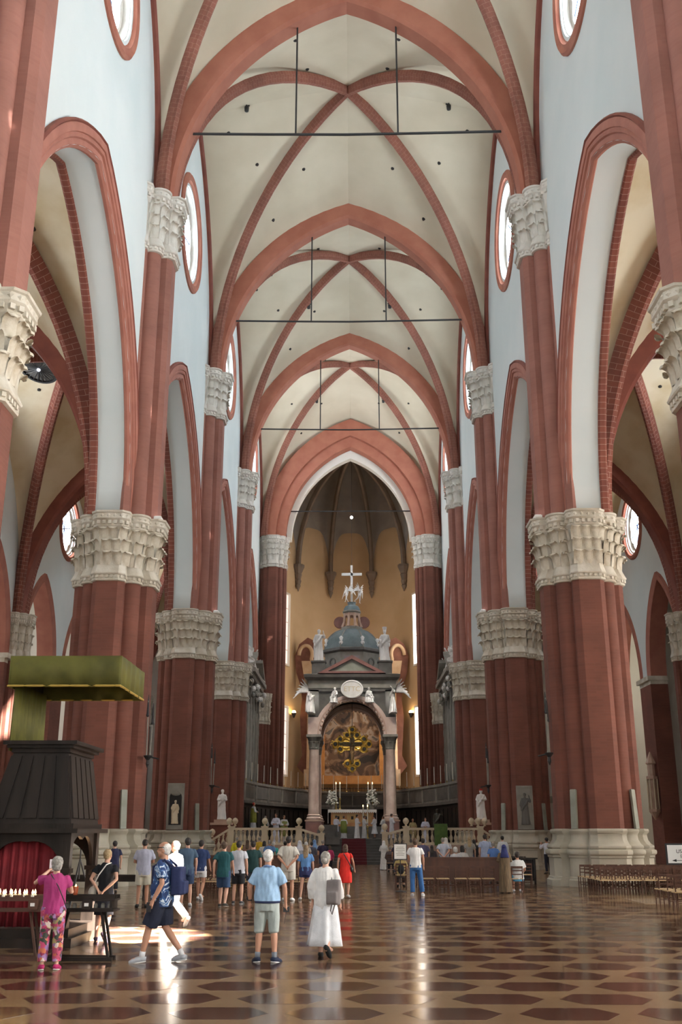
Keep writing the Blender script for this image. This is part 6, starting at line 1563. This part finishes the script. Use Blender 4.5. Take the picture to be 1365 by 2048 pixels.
# standing visitors by the chairs
person('young man in teal tee and navy shorts walking along the chairs', (-3.41, 29.5, 0), -.1, 1.73, 'walk', dict(c=(.010, .085, .10), sleeve=.65, hem=.80, off=.028), dict(c=(.03, .07, .16), leg=.92, off=.02), ('brown', 'short'), (.05, .045, .04), 'fair', False, 0, .014, sole=(.5, .42, .36), poseov=dict(LA=(-.10, .10, .09), RA=(.10, -.16, .12)))
person('young man in pale grey tee and black shorts beside the teal tee', (-3.15, 30.9, 0), -.1, 1.74, 'stand', dict(c=(.55, .57, .63), sleeve=.65, hem=.84, off=.026), dict(c=(.008, .008, .014), leg=.88, off=.02), ('dark', 'short'), (.06, .06, .065), 'fair', False, 0, .014, sole=(.7, .7, .7))
person('young man in navy top and white shorts facing the altar', (-4.52, 32.7, 0), -.15, 1.75, 'walk', dict(c=(.018, .04, .13), sleeve=.8, hem=.84, off=.024), dict(c=(.68, .68, .70), leg=.62, off=.02), ('dark', 'short'), (.72, .72, .72), 'tan', False, 0, .014, poseov=dict(RA=(.10, -.20, .16)))
person('man in slate blue shirt half behind the sunlit man', (-4.50, 29.9, 0), .3, 1.83, 'stand', dict(c=(.06, .11, .18), sleeve=.7, hem=.82, off=.022), dict(c=(.025, .05, .12), leg=.85, off=.02), ('dark', 'short'), (.45, .45, .45), 'fair', False, 0, .014)
person('man in lilac grey tee and cream shorts with bowed head', (-5.64, 29.5, 0), .15, 1.80, 'front', dict(c=(.42, .44, .56), sleeve=.75, hem=.82, off=.030), dict(c=(.60, .57, .47), leg=.85, off=.024), ('dark', 'thin'), (.03, .03, .03), 'tan', False, .02, .014, poseov=dict(bow=-.35))
person('man in dark navy tee standing against the pier base', (-8.1, 36.6, 0), .4, 1.70, 'stand', dict(c=(.015, .018, .06), sleeve=.6, hem=.84, off=.022), dict(c=(.02, .02, .03), leg=1.9, off=.014), ('dark', 'short'), (.02, .02, .02), 'fair', False, 0, .014)
person('man in dark green tee standing behind the chairs', (-2.95, 33.2, 0), .1, 1.72, 'stand', dict(c=(.012, .055, .055), sleeve=.65, hem=.80, off=.026), dict(c=(.03, .035, .05), leg=.9, off=.02), ('dark', 'short'), (.1, .1, .1), 'fair', False, 0, .014)
person('tall man in cream shirt and shorts clasping hands behind', (-1.78, 32.3, 0), -.05, 1.87, 'behind', dict(c=(.62, .59, .53), sleeve=.85, hem=.78, off=.030, fold=.012), dict(c=(.60, .57, .50), leg=.85, off=.026), ('dark', 'short'), (.72, .72, .72), 'tan', False, .02, .014)
p = person('woman with long light brown hair in blue blouse and navy skirt', (-1.27, 32.75, 0), 0, 1.60, 'stand', dict(c=(.11, .26, .55), sleeve=.7, hem=.92, off=.030), dict(c=(.02, .025, .10), leg=.5, off=.03, top=1.06), ('brown', 'long'), (.72, .70, .68), 'fair', True, 0, .014, poseov=dict(LA=(-.17, -.03, .085), RA=(.17, -.03, .085), LK=(-.13, .01, .5), RK=(.13, .01, .5)))
setmat([c for c in p.children if c.name.startswith('hair')][0], mat('hair_ash', (.16, .10, .055), (.26, .18, .10), 22, .6, .4, 60))
# by the pew
p = person('woman in dark blue veil and long brown robe beside the pew end', (5.42, 36.6, 0), 0, 1.58, 'front', dict(c=mat('brown_robe', (.075, .05, .03), (.17, .115, .06), 5, .85, .2, 30, stretch=(7, 7, .5)), rows=[(.03, .25, .22, 0), (.4, .235, .20, 0), (.8, .215, .17, 0), (1.1, .20, .15, 0), (1.32, .19, .13, 0), (1.45, .12, .09, 0)], folds=7, amp=.05, sleeve=1.4, name='robe'), None, (mat('veil_navy', (.012, .018, .10), None), 'veil'), (.02, .02, .02), 'fair', True, 0, .016)
person('seated man in white tee and light blue shorts on a wooden chair', (5.90, 36.85, 0), 0, 1.76, 'sit', dict(c=(.70, .72, .72), sleeve=.7, hem=.86, off=.024), dict(c=(.10, .38, .62), leg=.85, off=.018), ('dark', 'short'), (.7, .7, .72), 'tan', False, 0, .014)
p = person('person with black backpack over a yellow top next to the notice board', (2.0, 40.3, 0), 0, 1.62, 'sit', dict(c=(.42, .31, .12), sleeve=.7, hem=.86, off=.024), dict(c=(.06, .04, .04), leg=1.8), ('dark', 'bob'), (.03, .03, .03), 'tan', True, 0, .016)
b = carry(p, 'backpack', 'black backpack worn over the yellow top', 'backpack', (0, -.20, .70)); link('pack', remesh(MB().ball((0, 0, 0), (.14, .10, .20), 12, 8), .018, 2, 'pack'), cloth((.01, .01, .012)), b)
chair(2.0, 40.3, 0, 'rush-seated chair under the person with the black backpack', 'occupied chairs')
p = person('man in white shirt and dark trousers raising a phone beside the pier', (10.0, 53.5, 0), .5, 1.74, 'photo', dict(c=(.62, .65, .74), sleeve=1.6, hem=.95, off=.020), dict(c=(.01, .01, .02), leg=1.95), ('dark', 'short'), (.02, .02, .02), 'tan', False, 0, .016)

# worshippers further on: (x, y, height or seated, colour, hair, label words)
far = [
 (-5.55, 52, 1.78, 's', (.62, .55, .02), ('grey', 'thin'), 'man in lemon yellow tee beyond the grey tee'),
 (-4.8, 49.6, 1.64, 'sf', (.30, .17, .12), ('brown', 'long'), 'woman with brown hair in terracotta top'),
 (-4.8, 56, 1.78, 's', (.60, .40, .03), ('grey', 'thin'), 'man in golden yellow shirt under the balustrade'),
 (-4.04, 50, 1.60, 'sf', (.62, .60, .56), ('dark', 'bob'), 'dark-haired woman in white top under the balustrade'),
 (-3.46, 46, 1.68, 's', (.10, .20, .42), ('grey', 'thin'), 'grey-haired man in denim blue shirt'),
 (-3.44, 48, 1.58, 'sf', (.05, .42, .38), ('white', 'short'), 'white-haired woman in turquoise top'),
 (-2.78, 46, 1.62, 's', (.05, .05, .06), ('dark', 'short'), 'dark-haired man in black reading a large sheet'),
 (-2.25, 48, 1.64, 'sf', (.55, .58, .66), (mat('veil_pale', (.60, .63, .74), (.75, .75, .78), 6), 'veil'), 'nun in pale grey-blue veil'),
 (-2.05, 50, 1.56, 'sf', (.66, .63, .56), ('white', 'curly'), 'white-haired woman in cream cardigan'),
 (-1.86, 52, 1.54, 's', (.10, .10, .14), ('dark', 'short'), 'boy in dark patterned shirt'),
 (-1.80, 54, 1.64, 'sf', (.60, .64, .72), (mat('veil_sky', (.18, .34, .66), (.25, .42, .7), 6), 'veil'), 'nun in sky blue veil'),
 (-1.25, 50, 1.66, 's', (.022, .016, .05), ('grey', 'thin'), 'man in dark plum jacket by the stone armchair'),
 (-1.0, 53, 1.36, 'sf', (.55, .05, .16), ('brown', 'bob'), 'child in pink top beside the plum jacket'),
 (-6.1, 60, 1.32, 'qf', (.16, .10, .07), ('brown', 'long'), 'seated woman with brown hair below the first balustrade post'),
 (1.89, 58.9, 1.56, 'rf', (.72, .70, .68), (mat('veil_white', (.72, .71, .70), None), 'veil'), 'nun in full white habit beside the stair'),
 (2.15, 56, 1.30, 'q', (.12, .09, .09), ('grey', 'thin'), 'seated bald man in brown jacket beside the white nun'),
 (2.32, 52, 1.54, 's', (.03, .02, .05), ('dark', 'short'), 'dark-haired man in black behind the notice board'),
 (3.1, 44, 1.75, 's', (.09, .08, .16), ('dark', 'short'), 'man in slate purple shirt before the pew'),
 (3.62, 46, 1.45, 'sf', (.05, .04, .05), ('dark', 'long'), 'girl with long black hair before the pew'),
 (4.27, 48, 1.76, 'b', (.58, .62, .72), ('grey', 'thin'), 'balding man in pale blue shirt with hands behind'),
 (4.62, 50.4, 1.76, 'sf', (.62, .62, .64), (mat('veil_cream', (.66, .64, .60), None), 'veil'), 'woman in white headscarf next to the pale blue shirt'),
 (4.64, 46, 1.38, 'qf', (.60, .60, .62), ('white', 'curly'), 'seated white-haired woman in white blouse'),
 (5.1, 47.6, 1.42, 'qf', (.66, .64, .62), ('dark', 'bob'), 'seated dark-haired woman in white blouse'),
 (5.7, 50, 1.78, 'sf', (.33, .30, .27), ('blond', 'long'), 'blonde woman in taupe blazer'),
 (6.15, 52, 1.66, 'sf', (.03, .025, .03), ('dark', 'long'), 'dark-haired woman in black beside the taupe blazer'),
 (6.19, 48, 1.90, 's', (.45, .52, .72), ('dark', 'short'), 'tall dark-haired man in light blue shirt and black trousers'),
 (6.03, 44, 1.60, 's', (.10, .22, .55), ('grey', 'thin'), 'grey-haired man in royal blue polo with dark strap'),
 (7.83, 54, 1.82, 's', (.60, .62, .66), ('dark', 'short'), 'dark-haired man in white shirt near the second pier base'),
]
KIND = {'s': ('stand', False), 'sf': ('stand', True), 'q': ('sit', False), 'qf': ('sit', True), 'b': ('behind', False), 'rf': ('front', True)}
for i, (x, y, h, k, c, hr, lab) in enumerate(far):
    pose, fem = KIND[k]; seated = k[0] == 'q'
    if k == 'rf':
        person(lab, (x, y, 0), 0, h, pose, dict(c=c, rows=ROBE_L, sleeve=1.8, name='habit'), None, hr, (.05, .05, .05), 'fair', True, 0, .018)
        continue
    hh = h if not seated else h / (1.75 - .42) * 1.75
    person(lab, (x, y, 0), .06 * ((i * 7) % 5 - 2), hh, pose, dict(c=c, sleeve=.7 if i % 3 else 1.7, hem=.84, off=.022), dict(c=[(.02, .02, .03), (.10, .10, .12), (.05, .07, .14)][i % 3], leg=1.9), hr, (.03, .03, .03), 'tan' if i % 4 == 0 else 'fair', fem, 0, .018, 'worshippers facing the altar', share='far_%s_%d' % (k, i % 3))
    if seated: chair(x, y, 0, 'rush-seated chair under a seated worshipper', 'occupied chairs')
sheet = thing('song_sheet', 'large white sheet held up beside the cream-shirted man', 'paper', (-2.79, 46.20, .96)); o = MB().box(-.24, .24, -.01, .01, 0, .42).build('sheet', 'paper', sheet); o.rotation_euler = (-.3, .25, 0)

# clergy on the presbytery
def cleric(label, x, y, z, h, face, c, hair=('dark', 'short'), over=None, pose='front', short=False):
    rows = ROBE_L if not short else [(.35, .30, .25, 0)] + ROBE_L[2:]
    p = person(label, (x, y, z), face, h, pose, dict(c=c, rows=rows, folds=8, amp=.07, sleeve=1.7, off=.03, name='alb'), None, hair, (.02, .02, .02), 'tan', False, 0, .018)
    if over is not None:
        mb = robe_mb(get_pose(pose), [(.42, .275, .22, 0), (.8, .26, .20, 0), (1.1, .25, .185, 0), (1.32, .235, .16, 0), (1.44, .14, .11, 0), (1.48, .08, .08, 0)], 6, .05)
        setmat(link('chasuble', mb.mesh('chasuble', True), None, p), cloth(over))
    return p
GRN = (.20, .24, .05)
cleric('cardinal with red skullcap in green and gold vestments', -7.76, 83, 1.2, 2.05 * 1.0, -1.2, (.70, .70, .72), ('red', 'thin'), (.33, .33, .06)).location.z = 2.25
t = struct(MB().box(-8.9, -6.9, 81.8, 84.6, 1.2, 2.25).build('floor_throne_step', 'stone_dark'))
cleric('assistant in white and green sitting near the cardinal', -7.0, 85.2, 1.2, 2.1, -.8, (.62, .63, .66), ('grey', 'thin'), (.05, .10, .04))
cleric('server in bright white surplice by the left stalls'.replace('left ', ''), -5.72, 80, 1.2, 2.2, pi - .4, (.66, .70, .82), ('brown', 'short'))
cleric('deacon in pale green vestment beside the surpliced server', -5.25, 82, 1.2, 2.1, pi + .5, (.6, .6, .6), ('brown', 'short'), (.30, .32, .10))
cleric('server in white alb at the foot of the altar next to the celebrant', -1.12, 79.6, 1.55, 1.68, -.7, (.66, .66, .76))
cleric('celebrant in olive green chasuble bowing before the altar', -.55, 79.9, 1.55, 1.66, -.1, (.66, .66, .66), ('brown', 'short'), GRN)
cleric('server in white alb carrying a tall candle', .46, 79.0, 1.55, 1.74, -1.3, (.66, .65, .66))
cleric('second server in white alb hidden behind the candle bearer', 1.02, 80.3, 1.55, 1.68, -1.2, (.60, .60, .60), ('brown', 'short'))
cleric('server in short white surplice beside the fuller flowers', 1.80, 80, 1.55, 1.70, 1.2, (.64, .64, .66), ('dark', 'short'), None, 'front', True)
cleric('second server in white surplice with flowers in hand', 2.5, 80.9, 1.55, 1.66, 1.0, (.62, .62, .64), ('brown', 'short'), None, 'front', True)
cleric('server in long white alb standing before the pink column plinth', 3.09, 79.4, 1.55, 1.80, -1.2, (.68, .68, .74))
cleric('cleric in gold cope beyond the balustrade finial', 4.95, 84, 1.2, 1.86, pi, (.42, .35, .18), ('grey', 'thin'), (.40, .33, .16))
cleric('cleric in pale blue-white robe standing against the dark stalls', 5.68, 80, 1.2, 1.88, pi, (.58, .60, .72), ('dark', 'short'))

# tripod next to the pulpit
t = thing('tripod', 'black tripod standing between pulpit and brick pier', 'tripod', (-6.4, 25.5, 0))
for a in (0.3, 2.4, 4.5): MB().tube([(0, 0, 1.35), (.45 * cos(a), .45 * sin(a), 0.01)], .02, 6).build('leg', 'iron', t)
MB().tube([(0, 0, .9), (0, 0, 1.75)], .018, 6).build('column', 'iron', t); MB().box(-.06, .06, -.05, .05, 1.72, 1.84).build('head', 'iron', t)
finish_scratch()
